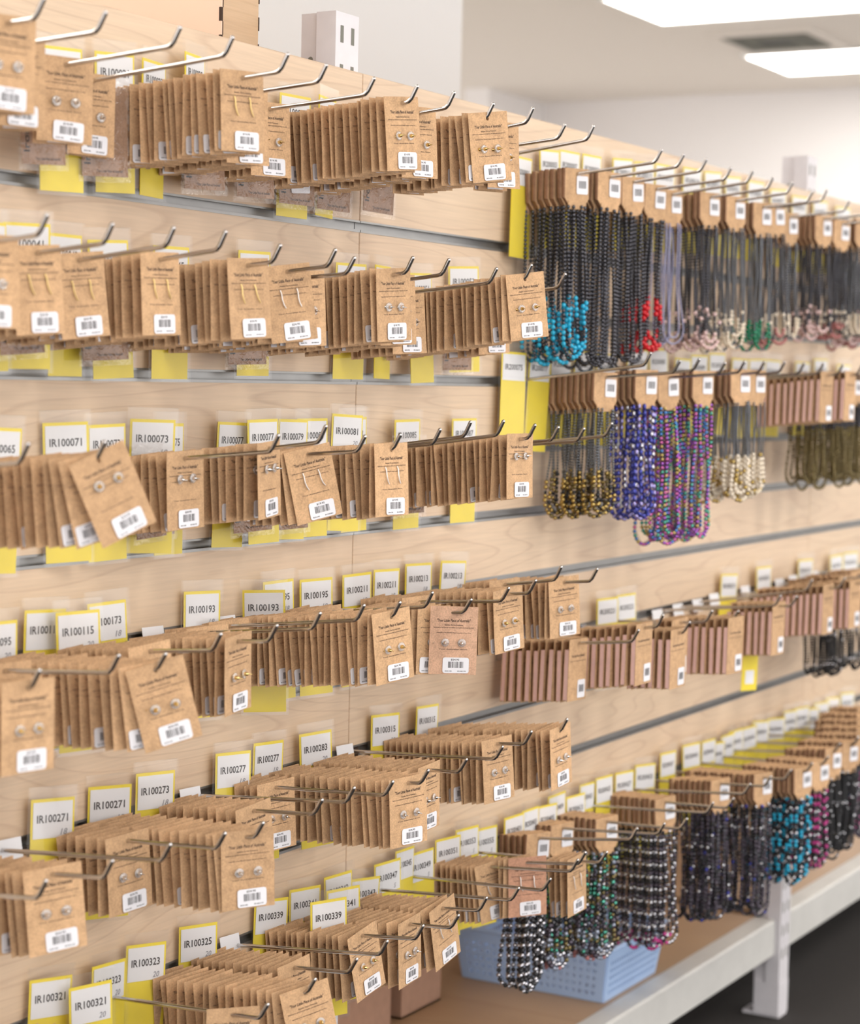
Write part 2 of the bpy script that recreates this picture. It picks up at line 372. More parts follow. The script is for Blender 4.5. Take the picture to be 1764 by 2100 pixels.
# ------------------------------------------------------------------ mesh helpers
class MB:
    def __init__(self):
        self.v, self.f, self.m, self.s = [], [], [], []

    def face(self, pts, mi=0, smooth=False):
        b = len(self.v)
        self.v += [tuple(q) for q in pts]
        self.f.append(tuple(range(b, b + len(pts))))
        self.m.append(mi)
        self.s.append(smooth)

    def raw(self, vs, fs, mi=0, smooth=False):
        b = len(self.v)
        self.v += [tuple(q) for q in vs]
        for f in fs:
            self.f.append(tuple(b + i for i in f))
            self.m.append(mi)
            self.s.append(smooth)

    def box(self, x0, x1, y0, y1, z0, z1, mi=0):
        vs = [(x, y, z) for z in (z0, z1) for y in (y0, y1) for x in (x0, x1)]
        self.raw(vs, [(0, 2, 3, 1), (4, 5, 7, 6), (0, 1, 5, 4), (2, 6, 7, 3), (0, 4, 6, 2), (1, 3, 7, 5)], mi)

    def bevel_box(self, x0, x1, y0, y1, z0, z1, b, mi=0):
        # box whose front (-y) edges are chamfered
        o = [(x0, y0 + b, z0), (x1, y0 + b, z0), (x1, y0 + b, z1), (x0, y0 + b, z1)]
        i = [(x0 + b, y0, z0 + b), (x1 - b, y0, z0 + b), (x1 - b, y0, z1 - b), (x0 + b, y0, z1 - b)]
        k = [(x0, y1, z0), (x1, y1, z0), (x1, y1, z1), (x0, y1, z1)]
        fs = [(4, 5, 6, 7), (11, 10, 9, 8)]
        for a in range(4):
            c = (a + 1) % 4
            fs.append((a, c, 4 + c, 4 + a))
            fs.append((8 + a, 8 + c, c, a))
        self.raw(o + i + k, fs, mi)

    def tube(self, pts, r, n=8, mi=0, caps=True, round_end=False):
        pts = [Vector(q) for q in pts]
        rings = []
        ref = Vector((1, 0, 0))
        for i, q in enumerate(pts):
            d = (pts[min(i + 1, len(pts) - 1)] - pts[max(i - 1, 0)]).normalized()
            if abs(d.dot(ref)) > .95:
                ref = Vector((0, 0, 1)) if abs(d.z) < .9 else Vector((0, 1, 0))
            a = d.cross(ref).normalized()
            b = d.cross(a).normalized()
            rr = r[i] if isinstance(r, (list, tuple)) else r
            rings.append([q + (a * math.cos(t) + b * math.sin(t)) * rr for t in [2 * math.pi * k / n for k in range(n)]])
        vs = [q for ring in rings for q in ring]
        fs = []
        for i in range(len(pts) - 1):
            for k in range(n):
                j = (k + 1) % n
                fs.append((i * n + k, i * n + j, (i + 1) * n + j, (i + 1) * n + k))
        self.raw(vs, fs, mi, True)
        if caps:
            self.face(rings[0][::-1], mi)
            self.face(rings[-1], mi)

    def sphere(self, c, r, nu=8, nv=5, mi=0, sc=(1, 1, 1), rot=None):
        vs = [(0, 0, 1)]
        for j in range(1, nv):
            t = math.pi * j / nv
            for i in range(nu):
                a = 2 * math.pi * i / nu
                vs.append((math.sin(t) * math.cos(a), math.sin(t) * math.sin(a), math.cos(t)))
        vs.append((0, 0, -1))
        out = []
        for q in vs:
            q = Vector((q[0] * sc[0], q[1] * sc[1], q[2] * sc[2])) * r
            if rot:
                q = rot @ q
            out.append(q + Vector(c))
        fs = []
        for i in range(nu):
            fs.append((0, 1 + i, 1 + (i + 1) % nu))
        for j in range(nv - 2):
            for i in range(nu):
                a, b = 1 + j * nu + i, 1 + j * nu + (i + 1) % nu
                fs.append((a, a + nu, b + nu, b))
        last = len(vs) - 1
        for i in range(nu):
            fs.append((last, 1 + (nv - 2) * nu + (i + 1) % nu, 1 + (nv - 2) * nu + i))
        self.raw(out, fs, mi, True)

    def lathe_y(self, prof, c=(0, 0, 0), n=10, mi=0, smooth=True):
        # profile of (r, y) turned about the y axis
        vs, fs = [], []
        for (r, y) in prof:
            for k in range(n):
                t = 2 * math.pi * k / n
                vs.append((c[0] + r * math.cos(t), c[1] + y, c[2] + r * math.sin(t)))
        for i in range(len(prof) - 1):
            for k in range(n):
                j = (k + 1) % n
                fs.append((i * n + k, i * n + j, (i + 1) * n + j, (i + 1) * n + k))
        self.raw(vs, fs, mi, smooth)

    def mesh(self, name, mats):
        me = bpy.data.meshes.new(name)
        me.from_pydata(self.v, [], self.f)
        for mt in mats:
            me.materials.append(mt)
        me.polygons.foreach_set('material_index', self.m)
        me.polygons.foreach_set('use_smooth', self.s)
        me.update()
        return me

    def build(self, name, mats, parent=None, loc=None, rot=None):
        return put(name, self.mesh(name, mats if isinstance(mats, (list, tuple)) else [mats]), parent, loc, rot)


def put(name, data, parent=None, loc=None, rot=None):
    o = bpy.data.objects.new(name, data)
    COL.objects.link(o)
    if loc is not None:
        o.location = loc
    if rot is not None:
        o.rotation_euler = rot
    if parent is not None:
        o.parent = parent
    return o


def tag(o, label, cat, group=None):
    o['label'] = label
    o['category'] = cat
    if group:
        o['group'] = group
    return o


def structure(o):
    o['kind'] = 'structure'
    return o


ORD = ['first', 'second', 'third', 'fourth', 'fifth', 'sixth', 'seventh', 'eighth', 'ninth', 'tenth', 'eleventh', 'twelfth',
       'thirteenth', 'fourteenth', 'fifteenth', 'sixteenth', 'seventeenth', 'eighteenth', 'nineteenth', 'twentieth']


def ordinal(i):
    if i < 20:
        return ORD[i]
    return {2: 'twenty', 3: 'thirty', 4: 'forty'}[(i + 1) // 10] + '-' + ORD[(i + 1) % 10 - 1] if (i + 1) % 10 else {3: 'thirtieth', 4: 'fortieth'}[(i + 1) // 10]


# ------------------------------------------------------------------ materials
def new_mat(name):
    mt = bpy.data.materials.new(name)
    mt.use_nodes = True
    return mt, mt.node_tree, mt.node_tree.nodes['Principled BSDF']


def plain(name, col, rough=.5, metal=0.0, spec=.5, noise=0.0, nscale=200.0, bump=0.0):
    mt, nt, bs = new_mat(name)
    bs.inputs['Base Color'].default_value = (*col, 1)
    bs.inputs['Roughness'].default_value = rough
    bs.inputs['Metallic'].default_value = metal
    bs.inputs['Specular IOR Level'].default_value = spec
    if noise or bump:
        tc = nt.nodes.new('ShaderNodeTexCoord')
        nz = nt.nodes.new('ShaderNodeTexNoise')
        nz.inputs['Scale'].default_value = nscale
        nz.inputs['Detail'].default_value = 4
        nt.links.new(tc.outputs['Object'], nz.inputs['Vector'])
        if noise:
            mp = nt.nodes.new('ShaderNodeMapRange')
            mp.inputs['From Min'].default_value = .3
            mp.inputs['From Max'].default_value = .7
            mp.inputs['To Min'].default_value = 1 - noise
            mp.inputs['To Max'].default_value = 1 + noise
            mx = nt.nodes.new('ShaderNodeMix')
            mx.data_type = 'RGBA'
            mx.blend_type = 'MULTIPLY'
            mx.inputs['Factor'].default_value = 1
            mx.inputs[6].default_value = (*col, 1)
            nt.links.new(nz.outputs['Fac'], mp.inputs['Value'])
            nt.links.new(mp.outputs['Result'], mx.inputs[7])
            nt.links.new(mx.outputs[2], bs.inputs['Base Color'])
        if bump:
            bp = nt.nodes.new('ShaderNodeBump')
            bp.inputs['Strength'].default_value = bump
            bp.inputs['Distance'].default_value = .001
            nt.links.new(nz.outputs['Fac'], bp.inputs['Height'])
            nt.links.new(bp.outputs['Normal'], bs.inputs['Normal'])
    return mt


def kraft(name, col, var=.22):
    mt, nt, bs = new_mat(name)
    tc = nt.nodes.new('ShaderNodeTexCoord')
    oi = nt.nodes.new('ShaderNodeObjectInfo')
    ad = nt.nodes.new('ShaderNodeVectorMath')
    ad.operation = 'MULTIPLY_ADD'
    ad.inputs[1].default_value = (1, 1, 1)
    sc = nt.nodes.new('ShaderNodeVectorMath')
    sc.operation = 'SCALE'
    sc.inputs[0].default_value = (3.1, 1.7, 5.3)
    nt.links.new(oi.outputs['Random'], sc.inputs['Scale'])
    nt.links.new(tc.outputs['Object'], ad.inputs[0])
    nt.links.new(sc.outputs[0], ad.inputs[2])
    n1 = nt.nodes.new('ShaderNodeTexNoise')
    n1.inputs['Scale'].default_value = 520
    n1.inputs['Detail'].default_value = 3
    n2 = nt.nodes.new('ShaderNodeTexNoise')
    n2.inputs['Scale'].default_value = 90
    n2.inputs['Detail'].default_value = 3
    for n in (n1, n2):
        nt.links.new(ad.outputs[0], n.inputs['Vector'])
    a = nt.nodes.new('ShaderNodeMath')
    a.operation = 'MULTIPLY_ADD'
    a.inputs[1].default_value = .55
    nt.links.new(n1.outputs['Fac'], a.inputs[0])
    b = nt.nodes.new('ShaderNodeMath')
    b.operation = 'MULTIPLY'
    b.inputs[1].default_value = .45
    nt.links.new(n2.outputs['Fac'], b.inputs[0])
    nt.links.new(b.outputs[0], a.inputs[2])
    cr = nt.nodes.new('ShaderNodeValToRGB')
    cr.color_ramp.elements[0].position = .36
    cr.color_ramp.elements[1].position = .62
    cr.color_ramp.elements[0].color = (*[c * (1 - var) for c in col], 1)
    cr.color_ramp.elements[1].color = (*[min(1, c * (1 + var * .55)) for c in col], 1)
    nt.links.new(a.outputs[0], cr.inputs['Fac'])
    # each card a little lighter or darker than the next
    mr = nt.nodes.new('ShaderNodeMapRange')
    mr.inputs['To Min'].default_value = .9
    mr.inputs['To Max'].default_value = 1.08
    nt.links.new(oi.outputs['Random'], mr.inputs['Value'])
    mx = nt.nodes.new('ShaderNodeMix')
    mx.data_type = 'RGBA'
    mx.blend_type = 'MULTIPLY'
    mx.inputs['Factor'].default_value = 1
    nt.links.new(cr.outputs['Color'], mx.inputs[6])
    nt.links.new(mr.outputs['Result'], mx.inputs[7])
    nt.links.new(mx.outputs[2], bs.inputs['Base Color'])
    bs.inputs['Roughness'].default_value = .8
    bs.inputs['Specular IOR Level'].default_value = .25
    return mt


def maple(name, light, dark, line, use_world=True, scale=1.0):
    mt, nt, bs = new_mat(name)
    N, Lk = nt.nodes, nt.links
    if use_world:
        g = N.new('ShaderNodeNewGeometry')
        src = g.outputs['Position']
    else:
        g = N.new('ShaderNodeTexCoord')
        src = g.outputs['Object']
    oi = N.new('ShaderNodeObjectInfo')
    off = N.new('ShaderNodeVectorMath')
    off.operation = 'SCALE'
    off.inputs[0].default_value = (3.7, 0, 5.9)
    Lk.new(oi.outputs['Object Index'], off.inputs['Scale'])
    ad = N.new('ShaderNodeVectorMath')
    ad.operation = 'ADD'
    Lk.new(src, ad.inputs[0])
    Lk.new(off.outputs[0], ad.inputs[1])
    mp = N.new('ShaderNodeMapping')
    mp.inputs['Scale'].default_value = (.42 * scale, .3 * scale, 3.6 * scale)
    Lk.new(ad.outputs[0], mp.inputs['Vector'])
    # warped growth rings
    nz = N.new('ShaderNodeTexNoise')
    nz.inputs['Scale'].default_value = 1.6
    nz.inputs['Detail'].default_value = 2
    Lk.new(mp.outputs[0], nz.inputs['Vector'])
    ml = N.new('ShaderNodeMath')
    ml.operation = 'MULTIPLY'
    ml.inputs[1].default_value = 26
    Lk.new(nz.outputs['Fac'], ml.inputs[0])
    fr = N.new('ShaderNodeMath')
    fr.operation = 'FRACT'
    Lk.new(ml.outputs[0], fr.inputs[0])
    ring = N.new('ShaderNodeValToRGB')
    e = ring.color_ramp.elements
    e[0].position, e[0].color = 0.0, (0, 0, 0, 1)
    e[1].position, e[1].color = 1.0, (.25, .25, .25, 1)
    e2 = e.new(.80)
    e2.color = (.08, .08, .08, 1)
    e3 = e.new(.93)
    e3.color = (1, 1, 1, 1)
    Lk.new(fr.outputs[0], ring.inputs['Fac'])
    # fine streaks
    m2 = N.new('ShaderNodeMapping')
    m2.inputs['Scale'].default_value = (9 * scale, 9 * scale, 260 * scale)
    Lk.new(ad.outputs[0], m2.inputs['Vector'])
    n2 = N.new('ShaderNodeTexNoise')
    n2.inputs['Scale'].default_value = 1
    n2.inputs['Detail'].default_value = 3
    Lk.new(m2.outputs[0], n2.inputs['Vector'])
    n3 = N.new('ShaderNodeTexNoise')
    n3.inputs['Scale'].default_value = 3.0
    n3.inputs['Detail'].default_value = 2
    Lk.new(mp.outputs[0], n3.inputs['Vector'])
    base = N.new('ShaderNodeMix')
    base.data_type = 'RGBA'
    base.inputs[6].default_value = (*light, 1)
    base.inputs[7].default_value = (*dark, 1)
    Lk.new(n3.outputs['Fac'], base.inputs['Factor'])
    r2 = N.new('ShaderNodeMath')
    r2.operation = 'MULTIPLY'
    r2.inputs[1].default_value = .30
    Lk.new(ring.outputs['Color'], r2.inputs[0])
    mx = N.new('ShaderNodeMix')
    mx.data_type = 'RGBA'
    mx.inputs[7].default_value = (*line, 1)
    Lk.new(r2.outputs[0], mx.inputs['Factor'])
    Lk.new(base.outputs[2], mx.inputs[6])
    mr = N.new('ShaderNodeMapRange')
    mr.inputs['From Min'].default_value = .3
    mr.inputs['From Max'].default_value = .7
    mr.inputs['To Min'].default_value = .93
    mr.inputs['To Max'].default_value = 1.05
    Lk.new(n2.outputs['Fac'], mr.inputs['Value'])
    m3 = N.new('ShaderNodeMix')
    m3.data_type = 'RGBA'
    m3.blend_type = 'MULTIPLY'
    m3.inputs['Factor'].default_value = 1
    Lk.new(mx.outputs[2], m3.inputs[6])
    Lk.new(mr.outputs['Result'], m3.inputs[7])
    Lk.new(m3.outputs[2], bs.inputs['Base Color'])
    bs.inputs['Roughness'].default_value = .42
    bs.inputs['Specular IOR Level'].default_value = .35
    return mt


def clear_film(name, gloss=.12, tint=(1, 1, 1), milk=.04, bump=0.0):
    mt, nt, bs = new_mat(name)
    N, Lk = nt.nodes, nt.links
    out = N['Material Output']
    N.remove(bs)
    tr = N.new('ShaderNodeBsdfTransparent')
    tr.inputs['Color'].default_value = (*tint, 1)
    gl = N.new('ShaderNodeBsdfGlossy')
    gl.inputs['Roughness'].default_value = .08
    df = N.new('ShaderNodeBsdfDiffuse')
    df.inputs['Color'].default_value = (.9, .9, .9, 1)
    m1 = N.new('ShaderNodeMixShader')
    m1.inputs['Fac'].default_value = milk
    Lk.new(tr.outputs[0], m1.inputs[1])
    Lk.new(df.outputs[0], m1.inputs[2])
    m2 = N.new('ShaderNodeMixShader')
    m2.inputs['Fac'].default_value = gloss
    Lk.new(m1.outputs[0], m2.inputs[1])
    Lk.new(gl.outputs[0], m2.inputs[2])
    Lk.new(m2.outputs[0], out.inputs['Surface'])
    if bump:
        tc = N.new('ShaderNodeTexCoord')
        nz = N.new('ShaderNodeTexNoise')
        nz.inputs['Scale'].default_value = 60
        nz.inputs['Distortion'].default_value = 1.5
        bp = N.new('ShaderNodeBump')
        bp.inputs['Strength'].default_value = bump
        bp.inputs['Distance'].default_value = .004
        Lk.new(tc.outputs['Object'], nz.inputs['Vector'])
        Lk.new(nz.outputs['Fac'], bp.inputs['Height'])
        Lk.new(bp.outputs['Normal'], gl.inputs['Normal'])
    return mt


def emitter(name, col, strength):
    mt, nt, bs = new_mat(name)
    nt.nodes.remove(bs)
    em = nt.nodes.new('ShaderNodeEmission')
    em.inputs['Color'].default_value = (*col, 1)
    em.inputs['Strength'].default_value = strength
    nt.links.new(em.outputs[0], nt.nodes['Material Output'].inputs['Surface'])
    return mt


M = {
    'maple': maple('maple_laminate', (.75, .585, .41), (.67, .49, .345), (.42, .26, .17)),
    'board': maple('particle_board', (.52, .345, .20), (.46, .29, .165), (.37, .22, .12), scale=.6),
    'ply': maple('birch_plywood', (.60, .42, .26), (.54, .36, .21), (.46, .29, .16), use_world=False, scale=1.3),
    'peach': plain('peach_painted_ply', (.86, .60, .45), .6),
    'char': plain('laser_charred_edge', (.05, .028, .018), .9),
    'alu': plain('brushed_aluminium', (.30, .295, .285), .36, .7, noise=.06, nscale=30),
    'chrome': plain('chrome_wire', (.62, .60, .59), .14, 1.0),
    'zinc': plain('zinc_clip', (.60, .60, .62), .25, 1.0),
    'post': plain('white_powder_coat', (.70, .675, .70), .45, noise=.03, nscale=40),
    'beam': plain('white_beam_coat', (.62, .61, .58), .5, noise=.04, nscale=20),
    'slot': plain('slot_shadow_grey', (.20, .20, .17), .8),
    'kraft': kraft('kraft_card', (.60, .378, .21)),
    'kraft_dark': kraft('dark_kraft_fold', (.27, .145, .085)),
    'kraft_sample': kraft('sample_kraft_card', (.36, .225, .15)),
    'kraft_red': kraft('reddish_kraft_card', (.50, .27, .175)),
    'kraft_pink': kraft('pinkish_kraft_card', (.66, .41, .275)),
    'ink': plain('black_ink', (.035, .03, .03), .6),
    'ink_soft': plain('brown_print', (.06, .036, .025), .7),
    'pencil': plain('pencil_grey', (.30, .30, .33), .7),
    'sticker': plain('white_sticker', (.80, .79, .82), .45),
    'paper': plain('white_label_paper', (.80, .79, .80), .55),
    'yellow': plain('yellow_card', (.84, .66, .035), .55, noise=.03, nscale=60),
    'film': clear_film('clear_sleeve', .035, (.99, .99, .985), .03),
    'bag': clear_film('crinkled_clear_bag', .06, (.99, .985, .98), .0, bump=.9),
    'disc': clear_film('clear_stud_disc', .14, (.96, .95, .94), .20),
    'silver': plain('polished_silver', (.80, .78, .76), .12, 1.0),
    'gold': plain('polished_gold', (.85, .62, .25), .14, 1.0),
    'wire_gold': plain('pale_gold_wire', (.80, .60, .25), .3, .6),
    'wire_white': plain('white_metal_wire', (.85, .80, .76), .3, .4),
    'pink_foam': plain('dusty_pink_foam', (.80, .53, .49), .75, noise=.06, nscale=120),
    'carton': plain('brown_carton', (.42, .25, .17), .8, noise=.06, nscale=60),
    'basket': plain('pale_blue_plastic', (.42, .58, .86), .35),
    'carpet': plain('charcoal_carpet', (.024, .020, .018), .95, noise=.35, nscale=350, bump=.5),
    'bounce_floor': plain('pale_bounce_floor', (.62, .58, .53), .5, noise=.05, nscale=30),  # pale tone chosen to bounce light, only on the unseen rear floor
    'wallpaint': plain('white_wall_paint', (.86, .835, .83), .8),
    'columnpaint': plain('white_column_paint', (.80, .80, .80), .8),
    'ceil': plain('ceiling_tile', (.80, .75, .69), .9),
    'vent': plain('dark_vent', (.05, .05, .045), .6),
    'trim': plain('light_frame', (.75, .74, .72), .5),
    'panel': emitter('ceiling_panel_glow', (1.0, .965, .91), PANEL_STRENGTH),
    'backing': plain('dark_backing', (.20, .13, .09), .9),
}
BEAD = {
    'hem': plain('hematite_bead', (.10, .10, .115), .13, .75),
    'steel': plain('steel_bead', (.20, .21, .23), .18, .9),
    'turq': plain('turquoise_bead', (.02, .42, .66), .25),
    'red': plain('red_coral_bead', (.60, .01, .02), .25),
    'lilac': plain('lilac_chain', (.42, .42, .60), .25, .5),
    'pearl': plain('pink_pearl_bead', (.72, .52, .50), .22, .1),
    'ivory': plain('ivory_bead', (.82, .72, .58), .28),
    'green': plain('emerald_bead', (.01, .22, .11), .22),
    'rose': plain('rose_bead', (.45, .17, .16), .25),
    'goldb': plain('antique_gold_bead', (.50, .36, .12), .2, .9),
    'blue': plain('cobalt_bead', (.06, .07, .36), .15, .5),
    'iris': plain('lilac_iris_bead', (.36, .32, .62), .15, .7),
    'ra': plain('rainbow_green_bead', (.10, .40, .30), .2, .85),
    'rb': plain('rainbow_violet_bead', (.35, .12, .48), .2, .85),
    'rc': plain('rainbow_pink_bead', (.60, .16, .38), .2, .85),
    'rd': plain('rainbow_blue_bead', (.10, .25, .55), .2, .85),
    're': plain('rainbow_gold_bead', (.50, .38, .14), .2, .85),
    'black': plain('black_bead', (.015, .015, .018), .12),
    'sil': plain('silver_bead', (.62, .62, .66), .12, 1.0),
    'smoke': plain('smoky_bead', (.09, .075, .10), .1, .5),
    'opal': plain('opal_bead', (.32, .36, .45), .1, .5),
    'olive': plain('olive_bead', (.20, .155, .065), .2, .7),
    'magenta': plain('magenta_bead', (.55, .04, .25), .2),
}

# ------------------------------------------------------------------ lettering (built-in font, turned into flat mesh faces)
TEXTS = {}


def prepare_texts(items):
    tmp = []
    for (s, shear) in items:
        cu = bpy.data.curves.new('lettering', 'FONT')
        cu.body = s
        cu.size = 1.0
        cu.shear = shear
        cu.offset = .018
        cu.align_x = 'CENTER'
        cu.align_y = 'CENTER'
        cu.resolution_u = 2
        o = bpy.data.objects.new('lettering', cu)
        COL.objects.link(o)
        tmp.append(((s, shear), o))
    bpy.context.view_layer.update()
    dg = bpy.context.evaluated_depsgraph_get()
    for key, o in tmp:
        me = bpy.data.meshes.new_from_object(o.evaluated_get(dg))
        vs = [tuple(v.co) for v in me.vertices]
        fs = [tuple(q.vertices) for q in me.polygons]
        if vs:
            x0, x1 = min(v[0] for v in vs), max(v[0] for v in vs)
            y0, y1 = min(v[1] for v in vs), max(v[1] for v in vs)
            TEXTS[key] = ([(v[0] - (x0 + x1) / 2, v[1] - (y0 + y1) / 2) for v in vs], fs, x1 - x0, y1 - y0)
        bpy.data.meshes.remove(me)
        cu = o.data
        bpy.data.objects.remove(o)
        bpy.data.curves.remove(cu)


def write(mb, s, cx, cz, width, height, y, mi, shear=0.0, angle=0.0):
    vs, fs, w, h = TEXTS[(s, shear)]
    kx = width / w
    kz = height / h if height else kx
    ca, sa = math.cos(angle), math.sin(angle)
    out = []
    for (a, b) in vs:
        a, b = a * kx, b * kz
        out.append((cx + a * ca - b * sa, y, cz + a * sa + b * ca))
    mb.raw(out, fs, mi)


CARD_LINES = [('"Your Little Piece of Australia"', .3), ('Hematite: The Iron Powerstone', 0.0),
              ('Believed to aid blood circulation and calm the body & mind', 0.0), ("Australia is the World's largest supplier of Iron Ore", 0.0),
              ('Your Australian Store', 0.0)]
PRICES = {'a': ('$14.95', 'IR100023'), 'b': ('$24.95', 'IR100195'), 'c': ('$19.95', 'IR100081')}
want = set(CARD_LINES)
for pr, code in PRICES.values():
    want |= {(pr, 0.0), (code, 0.0)}
want |= {('IRON ORE', 0.0), ('SAMPLE', 0.2), ('Iron Ore', 0.0)}
for row in LABELS:
    want.add((row[4], 0.0))
    if row[5]:
        want.add((row[5], .25))
prepare_texts(sorted(want))

# ------------------------------------------------------------------ room
FLOOR_Z, CEIL_Z = -1.633, 1.20
mb = MB()
mb.box(-4.5, 7.85, -3.6, 1.6, FLOOR_Z - .1, FLOOR_Z)
structure(mb.build('floor', M['carpet']))
mb = MB()
mb.box(-4.5, 7.85, 1.6, 7.5, FLOOR_Z - .1, FLOOR_Z)  # unseen rear floor, made pale to throw light up at the ceiling
structure(mb.build('floor_bounce', M['bounce_floor']))
mb = MB()
mb.box(-4.5, 7.85, -3.6, 7.5, CEIL_Z, CEIL_Z + .1)
structure(mb.build('ceiling', M['ceil']))
mb = MB()
mb.box(7.75, 7.85, -3.6, 7.5, FLOOR_Z, CEIL_Z)
structure(mb.build('wall_far', M['wallpaint']))
mb = MB()
mb.box(7.12, 7.75, 3.68, 3.82, FLOOR_Z, CEIL_Z)
structure(mb.build('wall_stub', M['wallpaint']))
# square column behind the display wall
mb = MB()
mb.bevel_box(.92, 1.87, .90, 1.60, FLOOR_Z, CEIL_Z, .004)
tag(mb.build('column', M['columnpaint']), 'white square column rising behind the slatwall, right of the plywood box', 'column')

# ceiling panels: 600 x 1200 in a grid, 1.52 m apart
k = 0
for cy in (1.46, -2.14):
    for i in range(-5, 5):
        cx = 5.33 + (i - 3) * 1.52 if cy > 0 else 5.33 + (i - 3) * 1.52
        if cx > 7.3 or cx < -4.1:
            continue
        if cy > 0 and 1.0 < cx < 2.4:
            continue
        root = put('ceiling_light', None, None, (cx, cy, CEIL_Z - .012))
        f = MB()
        for (x0, x1, y0, y1) in ((-.31, -.295, -.61, .61), (.295, .31, -.61, .61), (-.295, .295, -.61, -.595), (-.295, .295, .595, .61)):
            f.box(x0, x1, y0, y1, -.004, .012)
        f.build('frame', M['trim'], root)
        d = MB()
        d.box(-.295, .295, -.595, .595, 0, .011)
        d.build('diffuser', M['panel'], root)
        where = {1.46: 'behind the display wall', -2.14: 'over the aisle', -5.74: 'over the far side of the shop'}[cy]
        nm = ordinal(i + 5)
        if cy > 0 and abs(cx - 5.33) < .1:
            lb = 'nearer glowing white ceiling panel at top right'
        elif cy > 0 and abs(cx - 6.85) < .1:
            lb = 'farther glowing white ceiling panel near the right edge'
        else:
            lb = 'glowing white ceiling panel %s, %s along the row' % (where, nm)
        tag(root, lb, 'ceiling light', 'ceiling panels')
# ceiling vent: four nested louvre frames
root = put('ceiling_vent', None, None, (6.24, 1.78, CEIL_Z - .015))
for q, (a, b) in enumerate(((.24, .20), (.18, .15), (.12, .09))):
    f = MB()
    for sx, sy in ((1, 0), (-1, 0), (0, 1), (0, -1)):
        if sx:
            f.box(min(sx * a, sx * b), max(sx * a, sx * b), -a, a, -.002 * q, .014)
        else:
            f.box(-b, b, min(sy * a, sy * b), max(sy * a, sy * b), -.002 * q, .014)
    f.build('louvre', M['ceil' if q == 0 else 'slot'], root)
f = MB()
f.box(-.15, .15, -.15, .15, .004, .0145)
f.build('duct', M['vent'], root)
tag(root, 'square dark air vent in the ceiling between the two panels', 'vent')

# ------------------------------------------------------------------ slatwall bays
LIP = .0118
TOP, BOTTOM = .105, -1.095
BAYS = [(-1.8, 0.0), (0.0, 1.8), (1.8, 3.6)]
bay_label = ['maple slatwall panel behind the nearest earring cards, left of the first joint', 'maple slatwall panel between the two joints, behind the bead racks',
             'farthest maple slatwall panel at the right edge']
for bi, (x0, x1) in enumerate(BAYS):
    root = put('slatwall_panel', None, None, ((x0 + x1) / 2, 0, 0))
    w = (x1 - x0) / 2 - .0008
    tag(root, bay_label[bi], 'wall panel', 'slatwall panels')
    s = MB()
    s.bevel_box(-w, w, 0, .012, -.1 + LIP, 0, .0008)
    slat = s.mesh('slat', [M['maple']])
    s = MB()
    s.bevel_box(-w, w, 0, .012, LIP, TOP, .0008)
    top_slat = s.mesh('slat', [M['maple']])
    s = MB()
    s.bevel_box(-w, w, 0, .012, -.095, 0, .0008)
    low_slat = s.mesh('slat', [M['maple']])
    s = MB()
    s.box(-w, w, .0085, .0119, -.002, LIP + .002)
    s.box(-w, w, -.0005, .0086, -.0002, .0010)
    s.box(-w, w, -.0005, .0086, LIP - .0010, LIP + .0002)
    s.box(-w, w, -.0010, .0004, -.0022, .0012)
    s.box(-w, w, -.0010, .0004, LIP - .0012, LIP + .0012)
    chan = s.mesh('groove_channel', [M['alu']])
    o = put('slat', top_slat, root)
    o.pass_index = bi
    for g in range(0, 11):
        o = put('slat', low_slat if g == 10 else slat, root, (0, 0, -.1 * g))
        o.pass_index = bi
        put('groove_channel', chan, root, (0, 0, -.1 * g))
    s = MB()
    s.box(-w, w, .012, .018, BOTTOM, TOP)
    o = s.build('backing_board', M['maple'], root)
    o.pass_index = bi

# ------------------------------------------------------------------ shelving frames, beams and boards
POST_TOP = .182


def post_mesh(mb, x0, x1, y0, y1):
    # channel section: front web with slots, two side walls, rear lips
    mb.box(x0, x1, y0, y0 + .003, FLOOR_Z + .006, POST_TOP)
    for a, b in ((x0, x0 + .003), (x1 - .003, x1)):
        mb.box(a, b, y0 + .003, y0 + .030, FLOOR_Z + .006, POST_TOP)
    mb.box(x0 + .003, x0 + .010, y0 + .027, y0 + .030, FLOOR_Z + .006, POST_TOP)
    mb.box(x1 - .010, x1 - .003, y0 + .027, y0 + .030, FLOOR_Z + .006, POST_TOP)
    for a, b in ((x0 + .007, x0 + .010), (x1 - .010, x1 - .007)):
        mb.box(a, b, y0 + .030, y1, FLOOR_Z + .006, POST_TOP)


